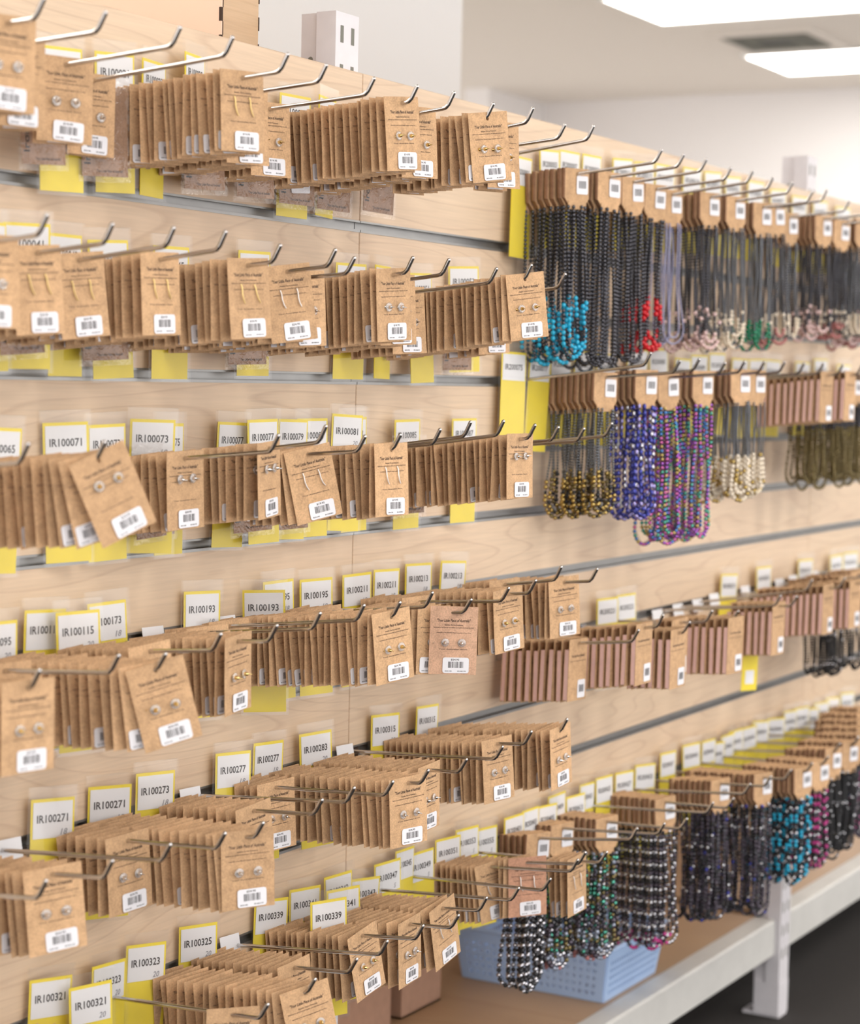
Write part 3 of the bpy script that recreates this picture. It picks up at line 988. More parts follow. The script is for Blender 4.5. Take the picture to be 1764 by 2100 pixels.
sq = MB()
sq.box(-.0035, .0035, -.0006, .0002, -.011, .011)
slot_mesh = sq.mesh('slot', [M['slot']])
frame_names = {0: 'white slotted steel shelving frame standing behind the first slatwall joint', 1: 'white slotted steel shelving frame with its foot visible at lower right'}
for fi, fx in enumerate((0.0 - .009, 1.8 - .002)):
    root = put('shelving_frame', None, None, (fx, 0, 0))
    tag(root, frame_names[fi], 'shelf frame', 'shelving frames')
    for (ya, yb) in ((.020, .078), (.60, .658)):
        p = MB()
        post_mesh(p, -.028, .028, ya, yb)
        po = p.build('post', M['post'], root)
        if ya < .1:
            z = POST_TOP - .028
            while z > FLOOR_Z + .1:
                for sx in (-.013, .013):
                    put('slot', slot_mesh, po, (sx, ya, z))
                z -= .05
            hl = MB()
            z = POST_TOP - .06
            while z > FLOOR_Z + .1:
                hl.lathe_y([(.0001, 0), (.004, 0)], (0, 0, 0), 10)
                n = len(hl.v)
                for q in range(n - 20, n):
                    vx, vy, vz = hl.v[q]
                    hl.v[q] = (-.0212, vx + ya + .043, vz + z)
                z -= .2
            hl.build('bolt_hole', M['slot'], po)
        ft = MB()
        ft.box(-.024, .024, ya - .001, yb + .022, FLOOR_Z, FLOOR_Z + .006)
        ft.box(-.0285, .0285, ya - .001, yb - .004, FLOOR_Z + .006, FLOOR_Z + .075)
        ft.build('foot', M['post'], root)
    for z0, z1 in ((-1.40, -1.02), (-1.02, -.60), (-.60, -.2)):
        b = MB()
        flip = (z0 == -1.02)
        ya, yb = (.08, .60) if not flip else (.60, .08)
        b.tube([(0, yb, z0), (0, ya, z1)], .011, 4)
        b.build('brace', M['post'], root)
    b = MB()
    b.box(-.012, .012, .078, .60, -1.50, -1.47)
    b.build('tie_bar', M['post'], root)

SHELF_Z = -1.42
bays = [(-1.765, -.042, 'left'), (.022, 1.767, 'middle'), (1.829, 3.55, 'far')]
for x0, x1, nm in bays:
    b = MB()
    b.bevel_box(x0, x1, .030, .075, SHELF_Z - .078, SHELF_Z, .004)
    b.box(x0, x1, .075, .10, SHELF_Z - .030, SHELF_Z - .020)
    lb = {'left': 'white steel shelf beam below the nearest cards', 'middle': 'white steel shelf beam in front of the blue basket',
          'far': 'white steel shelf beam right of the shelving foot'}[nm]
    tag(b.build('shelf_beam', M['beam']), lb, 'beam', 'shelf beams')
    b = MB()
    b.box(x0, x1, .077, .61, SHELF_Z - .019, SHELF_Z - .001)
    lb = {'left': 'brown particle board shelf below the nearest cards', 'middle': 'brown particle board shelf carrying the blue basket and cartons',
          'far': 'brown particle board shelf beyond the shelving foot at right'}[nm]
    tag(b.build('shelf_board', M['board']), lb, 'shelf', 'bottom shelf boards')
b = MB()
b.box(-1.765, -.042, .078, .61, .095, .113)
tag(b.build('shelf_board', M['board']), 'top particle board shelf behind the slatwall under the plywood box', 'shelf')

for x0, x1, nm in bays:  # unseen boards, added to keep the lamps behind from lighting the shelf
    b = MB()
    b.bevel_box(x0 - .03, x1 + .03, .664, .680, SHELF_Z - .08, TOP, .001)
    b.box(x0 - .03, x1 + .03, .660, .664, SHELF_Z - .08, TOP)
    tag(b.build('rear_panel', M['maple']), 'unseen maple board added to block light behind the %s shelving bay' % nm, 'light blocker', 'added rear boards')

# plywood box with charred finger joints on the top shelf
bx0, bx1, by0, by1, bz0, bz1 = -.200, -.118, .085, .52, .113, .45
root = put('plywood_box', None, None, ((bx0 + bx1) / 2, by0, bz0))
ox, oy, oz = (bx0 + bx1) / 2, by0, bz0
side = MB()
side.box(bx0 - ox, bx0 + .003 - ox, .003, by1 - oy, 0, bz1 - oz)
fj = MB()
front = MB()
front.box(bx0 + .003 - ox, bx1 - .0015 - ox, 0, .003, 0, bz1 - oz)
z = 0
q = 0
while z < bz1 - oz:
    z1 = min(z + .017, bz1 - oz)
    if q % 2 == 0:
        fj.box(bx0 - .0004 - ox, bx0 + .0031 - ox, -.0004, .0032, z, z1)
        fj.box(bx1 - .0018 - ox, bx1 + .0005 - ox, -.0004, .0032, z, z1)
    else:
        side.box(bx0 - ox, bx0 + .003 - ox, 0, .003, z, z1)
        fj.box(bx0 + .0026 - ox, bx0 + .0042 - ox, -.0004, .0032, z, z1)
    z, q = z1, q + 1
for a in (.016, .036, .056):
    fj.box(bx0 + a - ox, bx0 + a + .013 - ox, -.0004, .001, .004, .010)
side.build('side_panel', M['peach'], root)
front.build('front_panel', M['ply'], root)
fj.build('finger_joints', M['char'], root)
e = MB()
e.box(bx1 - .003 - ox, bx1 - ox, .003, by1 - oy, 0, bz1 - oz)
e.box(bx0 + .003 - ox, bx1 - .003 - ox, .003, by1 - oy, 0, .003)
e.build('rear_panels', M['ply'], root)
tag(root, 'plywood box with charred finger joints above the slatwall at top left', 'box')

# ------------------------------------------------------------------ display hooks
ROW_NAME = {0: 'top row', 2: 'second row', 4: 'third row', 6: 'fourth row', 8: 'fifth row', 10: 'bottom row', 3: 'middle bead row', 7: 'pink pack row'}
HOOK_L = .22
WIRE = .0024
hooks = [(r[0], r[1], r[2]) for r in CARDS] + [(r[0], r[1], r[2]) for r in NECKLACES] + [(r[0], r[1], r[2]) for r in PACKS] + list(BARE_HOOKS)
order = {}
for g in set(h[0] for h in hooks):
    for i, x in enumerate(sorted(h[1] for h in hooks if h[0] == g)):
        order[(g, x)] = i
pm = MB()
pts = [(0, .004, 0), (0, -.10, 0), (0, -HOOK_L + .007, 0), (0, -HOOK_L + .002, .0007), (0, -HOOK_L - .002, .004), (0, -HOOK_L - .0105, .0165)]
pm.tube(pts, WIRE, 10)
pm.sphere((0, -HOOK_L - .0105, .0165), WIRE, 8, 4)
prong_mesh = pm.mesh('prong', [M['chrome']])
bm_ = MB()
bm_.box(-.015, .015, -.0022, -.0011, -.018, .0085)
bm_.box(-.015, .015, -.0022, .006, .0068, .0085)
bm_.box(-.015, .015, .0045, .006, .0070, .0105)
clip_mesh = bm_.mesh('clip_plate', [M['zinc']])


def add_hook(g, x, z):
    zb = -.1 * g + .006
    root = put('display_hook', None, None, (x, 0, zb - .004))
    put('clip_plate', clip_mesh, root)
    put('prong', prong_mesh, root, (0, 0, .004), (math.atan2(-(z - zb), HOOK_L), 0, 0))
    tag(root, 'chrome wire display hook, %s, %s hook from the left' % (ROW_NAME[g], ordinal(order[(g, x)])), 'hook', 'display hooks, ' + ROW_NAME[g])


for h in hooks:
    add_hook(*h)


def on_hook(g, x, z, y):
    zb = -.1 * g + .006
    return zb + (z - zb) * (-y / HOOK_L)


# ------------------------------------------------------------------ earring cards
CW, CT, CB = .030, .008, -.077


def card_mesh(name, mat, bend=0.0, lines=True, soft=True):
    mb = MB()
    hr = .0023
    t = .0004

    def yb(x, z):
        return bend * ((x / CW) ** 2 - .4) + bend * .6 * ((z + .035) / .042) ** 2 - bend * .2
    # grid front and back with a punched hole: eight quads round the hole, two wide strips below
    zs = -.008
    outer = [(-CW, zs), (0, zs), (CW, zs), (CW, 0), (CW, CT), (0, CT), (-CW, CT), (-CW, 0)]
    hole = [(hr * math.cos(a), hr * math.sin(a)) for a in [math.radians(d) for d in (225, 270, 315, 0, 45, 90, 135, 180)]]
    for sgn in (0, 1):
        yo = t * sgn
        pts = [(a, yb(a, b) + yo, b) for a, b in outer] + [(a, yb(a, b) + yo, b) for a, b in hole]
        fs = []
        for i in range(8):
            j = (i + 1) % 8
            fs.append((i, j, 8 + j, 8 + i) if sgn == 0 else (8 + i, 8 + j, j, i))
        mb.raw(pts, fs, 0)
        rows = [zs, -.025, -.042, -.060, CB]
        cols = [-CW, -CW * .4, CW * .4, CW]
        pts = [(a, yb(a, b) + yo, b) for b in rows for a in cols]
        fs = []
        for i in range(4):
            for j in range(3):
                q = (i * 4 + j, (i + 1) * 4 + j, (i + 1) * 4 + j + 1, i * 4 + j + 1)
                fs.append(q if sgn == 0 else q[::-1])
        mb.raw(pts, fs, 0)
    rim = [(-CW, CT), (0, CT), (CW, CT), (CW, 0), (CW, zs), (CW, -.042), (CW, CB), (0, CB), (-CW, CB), (-CW, -.042), (-CW, zs), (-CW, 0)]
    for i in range(len(rim)):
        (a, b), (c, d) = rim[i], rim[(i + 1) % len(rim)]
        mb.face([(a, yb(a, b), b), (a, yb(a, b) + t, b), (c, yb(c, d) + t, d), (c, yb(c, d), d)], 0)
    # a dark ring where the wire passes, then the printed lines
    if lines:
        n0 = len(mb.v)
        write(mb, CARD_LINES[0][0], 0, -.0095, .042, .0038, 0, 1, .3)
        write(mb, CARD_LINES[1][0], 0, -.0152, .0235, .0016, 0, 1)
        write(mb, CARD_LINES[2][0], 0, -.0186, .050, .0017, 0, 1)
        write(mb, CARD_LINES[3][0], 0, -.0250, .043, .0017, 0, 1)
        write(mb, CARD_LINES[4][0], 0, -.0455, .036, .0013, 0, 1)
        for q in range(n0, len(mb.v)):
            x, y, z = mb.v[q]
            mb.v[q] = (x, yb(x, z) - .00022, z)
    return mb.mesh(name, [mat, M['ink_soft']])


CARD_MESHES = {
    'k': [card_mesh('earring_card', M['kraft'], b) for b in (0.0, .0008, -.0008)],
    'p': [card_mesh('earring_card', M['kraft_pink'], .0003)],
    'r': [card_mesh('earring_card', M['kraft_red'], .0003)],
}
PLAIN_CARD = [card_mesh('earring_card', M['kraft'], b, lines=False) for b in (0.0, .0009, -.0009)]


def rounded(mb, x0, x1, z0, z1, r, y, mi, n=3, t=0.0):
    pts = []
    for cx, cz, a0 in ((x1 - r, z1 - r, 0), (x0 + r, z1 - r, 90), (x0 + r, z0 + r, 180), (x1 - r, z0 + r, 270)):
        for i in range(n + 1):
            a = math.radians(a0 + 90 * i / n)
            pts.append((cx + r * math.cos(a), y, cz + r * math.sin(a)))
    mb.face(pts[::-1], mi)
    if t:
        for i in range(len(pts)):
            p, q = pts[i], pts[(i + 1) % len(pts)]
            mb.face([p, q, (q[0], y + t, q[2]), (p[0], y + t, p[2])], mi)


def sticker_mesh(price, code):
    mb = MB()
    rounded(mb, -.0165, .0165, -.0098, .0098, .0028, -.0003, 0, 3, .0003)
    yy = -.00045
    write(mb, price, -.001, .0070, .0105, .0026, yy, 1)
    rnd = random.Random(5)
    x = -.0095
    while x < .0095:
        w = rnd.choice((.00035, .0006, .0009))
        mb.face([(x, yy, -.0032), (x + w, yy, -.0032), (x + w, yy, .0046), (x, yy, .0046)], 1)
        x += w + rnd.choice((.0004, .0006, .0009))
    write(mb, 'IRON ORE', -.0092, -.0072, .0085, .0015, yy, 1)
    write(mb, code, .0075, -.0072, .0105, .0015, yy, 1)
    return mb.mesh('price_sticker', [M['sticker'], M['ink']])


STICKERS = {k: sticker_mesh(*v) for k, v in PRICES.items()}


def stud_mesh(metal):
    mb = MB()
    mb.lathe_y([(.0001, -.0012), (.0046, -.0012), (.0054, -.0018), (.0054, -.0024), (.0040, -.0028), (.0015, -.0030)], n=14, mi=0)
    mb.lathe_y([(.0022, -.0002), (.0024, -.0026), (.0024, -.0042), (.0019, -.0060), (.0009, -.0072), (.0005, -.0075), (.0005, -.0108), (.0001, -.0110)], n=10, mi=1)
    return mb.mesh('earring', [M['disc'], metal])


def wire_mesh(metal):
    mb = MB()
    mb.tube([(-.0022, -.0006, .0105), (-.0016, -.0017, .0068), (-.0012, -.0019, 0), (.0004, -.0019, -.0055), (.0030, -.0016, -.0095)], [.0007, .0008, .0008, .0008, .0006], 6)
    return mb.mesh('earring', [metal])


STUD = {'s': stud_mesh(M['silver']), 'g': stud_mesh(M['gold'])}
WIREEAR = {'h': wire_mesh(M['wire_gold']), 'w': wire_mesh(M['wire_white'])}
STYLE_WORDS = {'s': 'silver studs', 'g': 'gold studs', 'h': 'gold wire hooks', 'w': 'white wire hooks', 'p': 'two clear studs', 'r': 'white wire hooks'}


def price_for(g, st, x):
    if g == 0 or (g == 2 and st in 'sg'):
        return 'a'
    if g == 4 and st in 'w':
        return 'c'
    return 'b'


stuff = MB()
rnd = random.Random(23)
card_seq = 0
for (g, x, z, n, yf, s, yaw, lean, st, mask) in CARDS:
    where = '%s, %s hook from left' % (ROW_NAME[g], ordinal(order[(g, x)]))
    fam = 'p' if st == 'p' else ('r' if st == 'r' else 'k')
    base_yaw = -12 + rnd.uniform(-3, 3)
    prev = None
    for k in range(n):
        dec = .55 ** k
        y = yf + k * s + (0 if k == 0 else rnd.uniform(-.18, .18) * s)
        if st == 'p' and k:
            y += .012
        if y > -.010:
            continue
        cyaw = base_yaw + (yaw - base_yaw) * dec + (0 if k == 0 else rnd.uniform(-3.5, 3.5))
        clean = 4.0 + (lean - 4.0) * dec + (0 if k == 0 else rnd.uniform(-3.2, 3.2))
        pit = rnd.uniform(-2.0, 2.0) - 1.0
        zz = on_hook(g, x, z, y) - .0002 + (0 if k == 0 else rnd.uniform(-.0006, 0))
        rot = (R(pit), R(-clean), R(cyaw))
        sx = (.004 if k == 0 else rnd.choice((.002, .004, .006, .005, .003, -.002, -.009, -.011)))
        if mask[k] == '1':
            if k == 0:
                me = CARD_MESHES[fam][0 if fam != 'k' else card_seq % 3]
            else:
                me = CARD_MESHES['k'][card_seq % 3]
            o = put('earring_card', me, None, (x, y, zz), rot)
            if k == 0:
                tag(o, 'front %s earring card with %s, %s' % ({'k': 'kraft', 'p': 'pinkish kraft', 'r': 'reddish'}[fam], STYLE_WORDS[st], where), 'earring card', 'front earring cards')
            else:
                tag(o, 'kraft earring card, %s behind the front one, %s' % (ordinal(k - 1), where), 'earring card', 'stacked earring cards, ' + where)
            put('price_sticker', STICKERS[price_for(g, st, x)], o, (sx, -.0006 - (.0006 if me != CARD_MESHES['k'][0] and fam == 'k' else 0), -.0655), (0, R(rnd.uniform(-2, 2)), 0))
            if k <= 3:
                stl = {'p': 's', 'r': 'w'}.get(st, st)
                for ex in (-.0105, .0105):
                    if stl in STUD:
                        zz_e = -.037 if g != 4 else -.022
                        put('earring', STUD[stl], o, (ex, -.0004, zz_e), (R(rnd.uniform(-6, 6)), 0, R(rnd.uniform(-8, 8))))
                    else:
                        put('earring', WIREEAR[stl], o, (ex, -.0004, -.030), (0, R(rnd.uniform(-6, 6)), 0))
            card_seq += 1
        else:
            mt = Matrix.Translation((x, y, zz)) @ (Matrix.Rotation(rot[2], 4, 'Z') @ Matrix.Rotation(rot[1], 4, 'Y') @ Matrix.Rotation(rot[0], 4, 'X'))
            me = PLAIN_CARD[k % 3]
            stuff.raw([mt @ v.co for v in me.vertices], [tuple(q.vertices) for q in me.polygons], 0)
            q = [(-.0165 + sx, -.0016, -.0753), (.0165 + sx, -.0016, -.0753), (.0165 + sx, -.0016, -.0557), (-.0165 + sx, -.0016, -.0557)]
            stuff.face([mt @ Vector(v) for v in q], 1)
o = stuff.build('packed_earring_cards', [M['kraft'], M['sticker']])
o['kind'] = 'stuff'
tag(o, 'further kraft earring cards packed deep on the hooks, mostly hidden', 'earring cards')

# ------------------------------------------------------------------ yellow shelf labels in clear sleeves
LW = .026
yc = MB()
yc.box(-LW, LW, 0, .0006, -.150, 0)
yellow_mesh = yc.mesh('yellow_card', [M['yellow']])
sl = MB()
sl.raw([(-.029, -.0022, .013), (.029, -.0022, .013), (.029, -.0034, -.05), (.029, -.0022, -.154), (-.029, -.0022, -.154), (-.029, -.0034, -.05)],
       [(0, 5, 2, 1), (5, 4, 3, 2)], 0)
sl.face([(-.029, .0016, .013), (.029, .0016, .013), (.029, .0016, -.154), (-.029, .0016, -.154)], 0)
sl.tube([(-.029, -.0005, .013), (.029, -.0005, .013)], .0004, 4, 0)
sleeve_mesh = sl.mesh('clear_sleeve', [M['film']])
rows = {}
for row in LABELS:
    rows.setdefault(row[0], []).append(row)
rnd = random.Random(41)
for g, lst in rows.items():
    for i, (g_, x, dz, yaw, text, num, yy) in enumerate(sorted(lst, key=lambda r: r[1])):
        tilt = rnd.uniform(-3, 3)
        o = put('shelf_label', yellow_mesh, None, (x, yy, -.1 * g + dz), (R(rnd.uniform(-2, 1)), R(tilt), R(yaw)))
        wl = MB()
        wl.box(-.0235, .0235, -.0004, 0, -.0425, -.0035, 0)
        big = g not in (3, 7) and not text.startswith('IR2')
        write(wl, text, -.0005, -.0215 if big else -.0225, .037, .0088, -.0006, 1)
        if num:
            write(wl, num, .0135, -.0365, .0085 if len(num) > 1 else .004, .0068, -.0006, 2, .25)
        wl.build('white_label', [M['paper'], M['ink'], M['pencil']], o, (0, -.0003, 0))
        put('clear_sleeve', sleeve_mesh, o)
        tag(o, 'yellow-backed shelf label printed %s%s, %s, %s label from left' % (text, ' pencilled ' + num if num else '', ROW_NAME[g], ordinal(i)), 'label', 'shelf labels, ' + ROW_NAME[g])

# ------------------------------------------------------------------ bagged sample cards hanging at the wall
def bag_mesh(sample):
    mb = MB()
    rr = random.Random(3)
    nx, nz = 6, 9
    for side in (-1, 1):
        vs = []
        for j in range(nz + 1):
            for i in range(nx + 1):
                u, v = i / nx * 2 - 1, j / nz
                bulge = (1 - u * u) * min(1, v * 6, (1 - v) * 6) * .004 + rr.uniform(0, .0014)
                vs.append((u * .034 + rr.uniform(-.0006, .0006), side * bulge, v * .112))
        fs = []
        for j in range(nz):
            for i in range(nx):
                a = j * (nx + 1) + i
                fs.append((a, a + 1, a + nx + 2, a + nx + 1))
        mb.raw(vs, fs, 0, True)
    return mb.mesh('clear_bag', [M['bag']])


bag = bag_mesh(False)
sc = MB()
sc.box(-.030, .030, -.0004, .0004, .006, .100, 0)
write(sc, 'Iron Ore', -.0235, .046, .055, .0085, -.0006, 1, 0.0, math.pi / 2)
write(sc, CARD_LINES[0][0], .006, .012, .036, .0032, -.0006, 2, .3)
sample_card = sc.mesh('sample_card', [M['kraft_sample'], M['ink'], M['ink_soft']])
ss = MB()
rounded(ss, -.016, .016, -.010, .010, .002, 0, 0, 3, .0003)
write(ss, 'SAMPLE', 0, .001, .026, .0062, -.0002, 1, .2)
sample_sticker = ss.mesh('sample_sticker', [M['sticker'], M['ink']])
rows = {}
for r_ in SAMPLES:
    rows.setdefault(r_[0], []).append(r_)
for g, lst in rows.items():
    for i, (g_, x, zb, sm) in enumerate(sorted(lst, key=lambda r: r[1])):
        o = put('sample_bag', bag, None, (x, -.042, zb), (0, R((i * 37) % 9 - 4), R(-6 - (i * 53) % 9)))
        put('sample_card', sample_card, o, (0, .0, 0))
        if sm:
            put('sample_sticker', sample_sticker, o, (.004, -.0022, .030), (0, R(-4), 0))
        tag(o, 'clear bag holding brown sample card%s, %s, %s bag from left' % (' marked SAMPLE' if sm else '', ROW_NAME[g], ordinal(i)), 'sample bag', 'bagged samples')

# small white price tickets clipped into the grooves
tk = MB()
tk.box(-.017, .017, -.0006, 0, -.012, .010)
tkm = tk.mesh('price_ticket', [M['paper']])
for i, (x, z) in enumerate(sorted(TICKETS)):
    o = put('price_ticket', tkm, None, (x, -.011, z), (R(-12), 0, R(-8)))
    tag(o, 'blank white ticket clipped at the groove, %s ticket from left' % ordinal(i), 'ticket', 'white groove tickets')

# ------------------------------------------------------------------ bead necklaces
def strand(kind, length, seed, d=.0058):
    rr = random.Random(seed)
    mb = MB()
    keys = []

    def mi(key):
        if key not in keys:
            keys.append(key)
        return keys.index(key)
    for (half0, scale, yo) in ((.0185, 1.0, 0.0), (.0095, .965, -.002)):
        half = half0 + rr.uniform(-.002, .002)
        drop = length * scale + rr.uniform(-.010, .010)
        belly = half0 + .003 + rr.uniform(-.003, .005)
        top = -.046
        pts = []
        # left strand down, U turn, right strand up
        zb = -drop
        zu = zb + belly
        n = 60
        for i in range(n + 1):
            t = i / n
            pts.append((-half - (belly - half) * t ** 2, zu * t + top * (1 - t)))
        for i in range(1, 14):
            a = math.pi * i / 14
            pts.append((-belly * math.cos(a), zu - belly * math.sin(a)))
        for i in range(n + 1):
            t = 1 - i / n
            pts.append((half + (belly - half) * t ** 2, zu * t + top * (1 - t)))
        acc = [0]
        for i in range(1, len(pts)):
            acc.append(acc[-1] + math.dist(pts[i], pts[i - 1]))
        total = acc[-1]

        def at(sv):
            for i in range(1, len(acc)):
                if acc[i] >= sv:
                    t = (sv - acc[i - 1]) / max(1e-9, acc[i] - acc[i - 1])
                    a, b = pts[i - 1], pts[i]
                    return (a[0] + (b[0] - a[0]) * t, a[1] + (b[1] - a[1]) * t), math.atan2(b[0] - a[0], b[1] - a[1])
            return pts[-1], 0.0
        ph0 = rr.randint(0, 7)
        ph = [rr.uniform(0, 6.28) for _ in range(4)]
        sv = d / 2
        idx = 0
        while sv < total:
            u = 1 - abs(sv / total * 2 - 1)          # 0 at the card, 1 at the lowest point
            key, dia, el = 'hem', d, 1.0
            if kind == 'turquoise':
                if u > .60 and (idx + ph0) % 8 < 4:
                    key, dia, el = 'turq', d * 1.25, 1.1
            elif kind == 'red':
                if .62 < u < .74 or u > .90:
                    key, dia = 'red', d * 1.5
            elif kind == 'lilac':
                key, dia = 'lilac', d * .62
            elif kind == 'pearl':
                key = 'pearl' if (.70 < u < .74 or u > .88) else 'hem'
                dia = d * (1.35 if key == 'pearl' else .85)
            elif kind == 'ivory':
                key = 'ivory' if (u > .72 and idx % 9 < 6) else 'steel'
                dia = d * (1.15 if key == 'ivory' else .8)
            elif kind == 'green':
                key = 'green' if .80 < u < .95 else 'steel'
                dia = d * (1.25 if key == 'green' else .8)
            elif kind == 'rose':
                key = 'rose' if u > .90 else ('ivory' if .74 < u < .77 else 'hem')
                dia = d * (1.2 if key != 'hem' else .8)
            elif kind == 'gold':
                if u < .60:
                    key, dia = 'steel', d * .72
                else:
                    key = rr.choice(('goldb', 'olive', 'goldb', 'black'))
                    dia = d * rr.uniform(.9, 1.35)
            elif kind == 'blue':
                key = rr.choice(('blue', 'blue', 'iris', 'blue', 'sil') if u < .72 else ('blue', 'blue', 'iris'))
                dia, el = d * 1.05, 1.6
            elif kind == 'rainbow':
                key = rr.choice(('ra', 'rb', 'rc', 'rd', 're', 'rb'))
                dia = d * 1.12
            elif kind == 'ivorygold':
                key = 'steel' if u < .55 else rr.choice(('ivory', 'ivory', 'goldb', 'ivory'))
                dia = d * (.72 if u < .55 else 1.3)
            elif kind == 'olive':
                key = 'olive' if u > .3 else 'hem'
                dia = d * rr.uniform(.8, 1.2)
            elif kind == 'black':
                key = 'black' if idx % 11 else 'sil'
                dia = d * .9
            elif kind == 'clear':
                key = ('black', 'sil')[idx % 2]
                dia = d * 1.25
            elif kind == 'opal':
                key = rr.choice(('smoke', 'opal', 'smoke', 'black', 'sil', 'olive', 'ra') if u < .93 else ('rose', 'opal', 'sil'))
                dia = d * rr.uniform(1.0, 1.5)
            elif kind == 'silver':
                key = ('black', 'smoke', 'sil')[idx % 3] if u < .93 else rr.choice(('magenta', 'sil'))
                dia = d * 1.15
            elif kind == 'dark':
                key = rr.choice(('smoke', 'black', 'smoke', 'hem', 'sil' if idx % 3 == 0 else 'black', 'blue' if idx % 5 == 0 else 'smoke'))
                dia = d * rr.uniform(.9, 1.3)
            elif kind == 'aqua':
                key = ('turq', 'black', 'black', 'sil', 'black', 'turq')[(idx + ph0) % 6]
                dia = d * 1.25
            elif kind == 'ruby':
                key = ('black', 'magenta', 'black', 'sil', 'smoke', 'magenta')[(idx + ph0) % 6]
                dia = d * 1.2
            (x, z), ang = at(sv)
            sway = .0016 * math.sin(u * 7 + ph[0]) + .003 * u * math.sin(ph[1])
            rot = Matrix.Rotation(ang, 3, 'Y')
            mb.sphere((x + sway, .0014 * math.sin(u * 9 + ph[2]) - .0012 + yo, z), dia / 2, 8, 5, mi(key), (1, 1, el), rot)
            sv += dia * el * 1.04
            idx += 1
        # the thread that carries the beads
        mb.tube([(q[0] + .0016 * math.sin((1 - abs(i / len(pts) * 2 - 1)) * 7 + ph[0]) + .003 * (1 - abs(i / len(pts) * 2 - 1)) * math.sin(ph[1]),
                  -.0012 + yo, q[1]) for i, q in enumerate(pts)][::6], .0004, 4, mi('black'))
    return mb.mesh('bead_strand', [BEAD[k] for k in keys])


NW, NT, NB = .0255, .008, -.046
nc = MB()
out_ = [(-NW, NT), (NW, NT), (NW, NB + .010), (NW - .008, NB), (-NW + .008, NB), (-NW, NB + .010)]
TH = .0068
nc.face([(a, 0, b) for a, b in out_][::-1], 0)
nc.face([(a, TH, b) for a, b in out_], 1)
for i in range(6):
    a, b = out_[i], out_[(i + 1) % 6]
    if i in (5, 1):
        # rounded fold at either side
        sg = -1 if i == 5 else 1
        arc = [(a[0] + sg * .0022 * math.sin(math.pi * q / 6), TH / 2 - TH / 2 * math.cos(math.pi * q / 6)) for q in range(7)]
        for q in range(6):
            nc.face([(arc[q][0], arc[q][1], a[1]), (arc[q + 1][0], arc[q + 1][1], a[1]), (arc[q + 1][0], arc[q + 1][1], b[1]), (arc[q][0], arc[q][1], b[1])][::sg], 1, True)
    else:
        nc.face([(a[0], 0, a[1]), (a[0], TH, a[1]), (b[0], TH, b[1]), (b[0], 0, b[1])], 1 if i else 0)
# folded lower flap that grips the string
nc.box(-.019, .019, -.0010, 0, NB - .006, NB + .006, 0)
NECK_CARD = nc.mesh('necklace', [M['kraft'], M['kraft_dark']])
ns = MB()
rounded(ns, -.012, .012, -.0135, .0135, .0025, -.0003, 0, 3, .0003)
rr = random.Random(8)
xx = -.008
while xx < .008:
    w = rr.choice((.0005, .0008, .0012))
    ns.face([(xx, -.0005, -.005), (xx + w, -.0005, -.005), (xx + w, -.0005, .006), (xx, -.0005, .006)], 1)
    xx += w + rr.choice((.0007, .001))
NECK_STICKER = ns.mesh('price_sticker', [M['sticker'], M['ink']])
KIND_WORDS = {'turquoise': 'hematite bead necklace with turquoise beads', 'hematite': 'dark hematite bead necklace', 'red': 'hematite bead necklace with red beads',
              'lilac': 'thin lilac chain necklace', 'pearl': 'hematite necklace with pink pearls', 'ivory': 'grey bead necklace with ivory beads',
              'green': 'grey bead necklace with green beads', 'rose': 'dark bead necklace with rose beads', 'gold': 'grey and antique gold bead necklace',
              'blue': 'shiny cobalt blue bead necklace', 'rainbow': 'rainbow metallic bead necklace', 'ivorygold': 'grey necklace ending in ivory and gold beads',
              'olive': 'olive brown bead necklace', 'black': 'black bead necklace', 'clear': 'black and silver bead necklace', 'opal': 'smoky opal bead necklace',
              'silver': 'black and silver dotted bead necklace', 'dark': 'dark smoky bead necklace', 'aqua': 'black and turquoise bead necklace', 'ruby': 'black and magenta bead necklace'}
cache = {}
rnd = random.Random(77)
for hi, (g, x, z, n, yf, s, kind, ln) in enumerate(NECKLACES):
    where = '%s, %s hook from left' % (ROW_NAME[g], ordinal(order[(g, x)]))
    for k in range(n):
        y = yf + k * s + (0 if k == 0 else rnd.uniform(-.15, .15) * s)
        if y > -.010:
            continue
        v = (kind, ln, k % 3)
        if v not in cache:
            cache[v] = strand(kind, ln, len(cache) * 7 + 3)
        yaw = -14 + (rnd.uniform(-4, 4) if k else -4)
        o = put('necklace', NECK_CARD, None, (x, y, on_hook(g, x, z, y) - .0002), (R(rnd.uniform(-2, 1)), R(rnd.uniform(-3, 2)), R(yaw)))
        b = put('bead_strand', cache[v], o)
        b['kind'] = 'stuff'
        if k < 2:
            put('price_sticker', NECK_STICKER, o, (.0105, -.0008, -.016))
        if k == 0:
            tag(o, 'front %s, %s' % (KIND_WORDS[kind], where), 'necklace', 'front necklaces')
        else:
            tag(o, '%s, %s behind front, %s' % (KIND_WORDS[kind], ordinal(k - 1), where.replace(' from left', '')), 'necklace', 'stacked necklaces, ' + where)

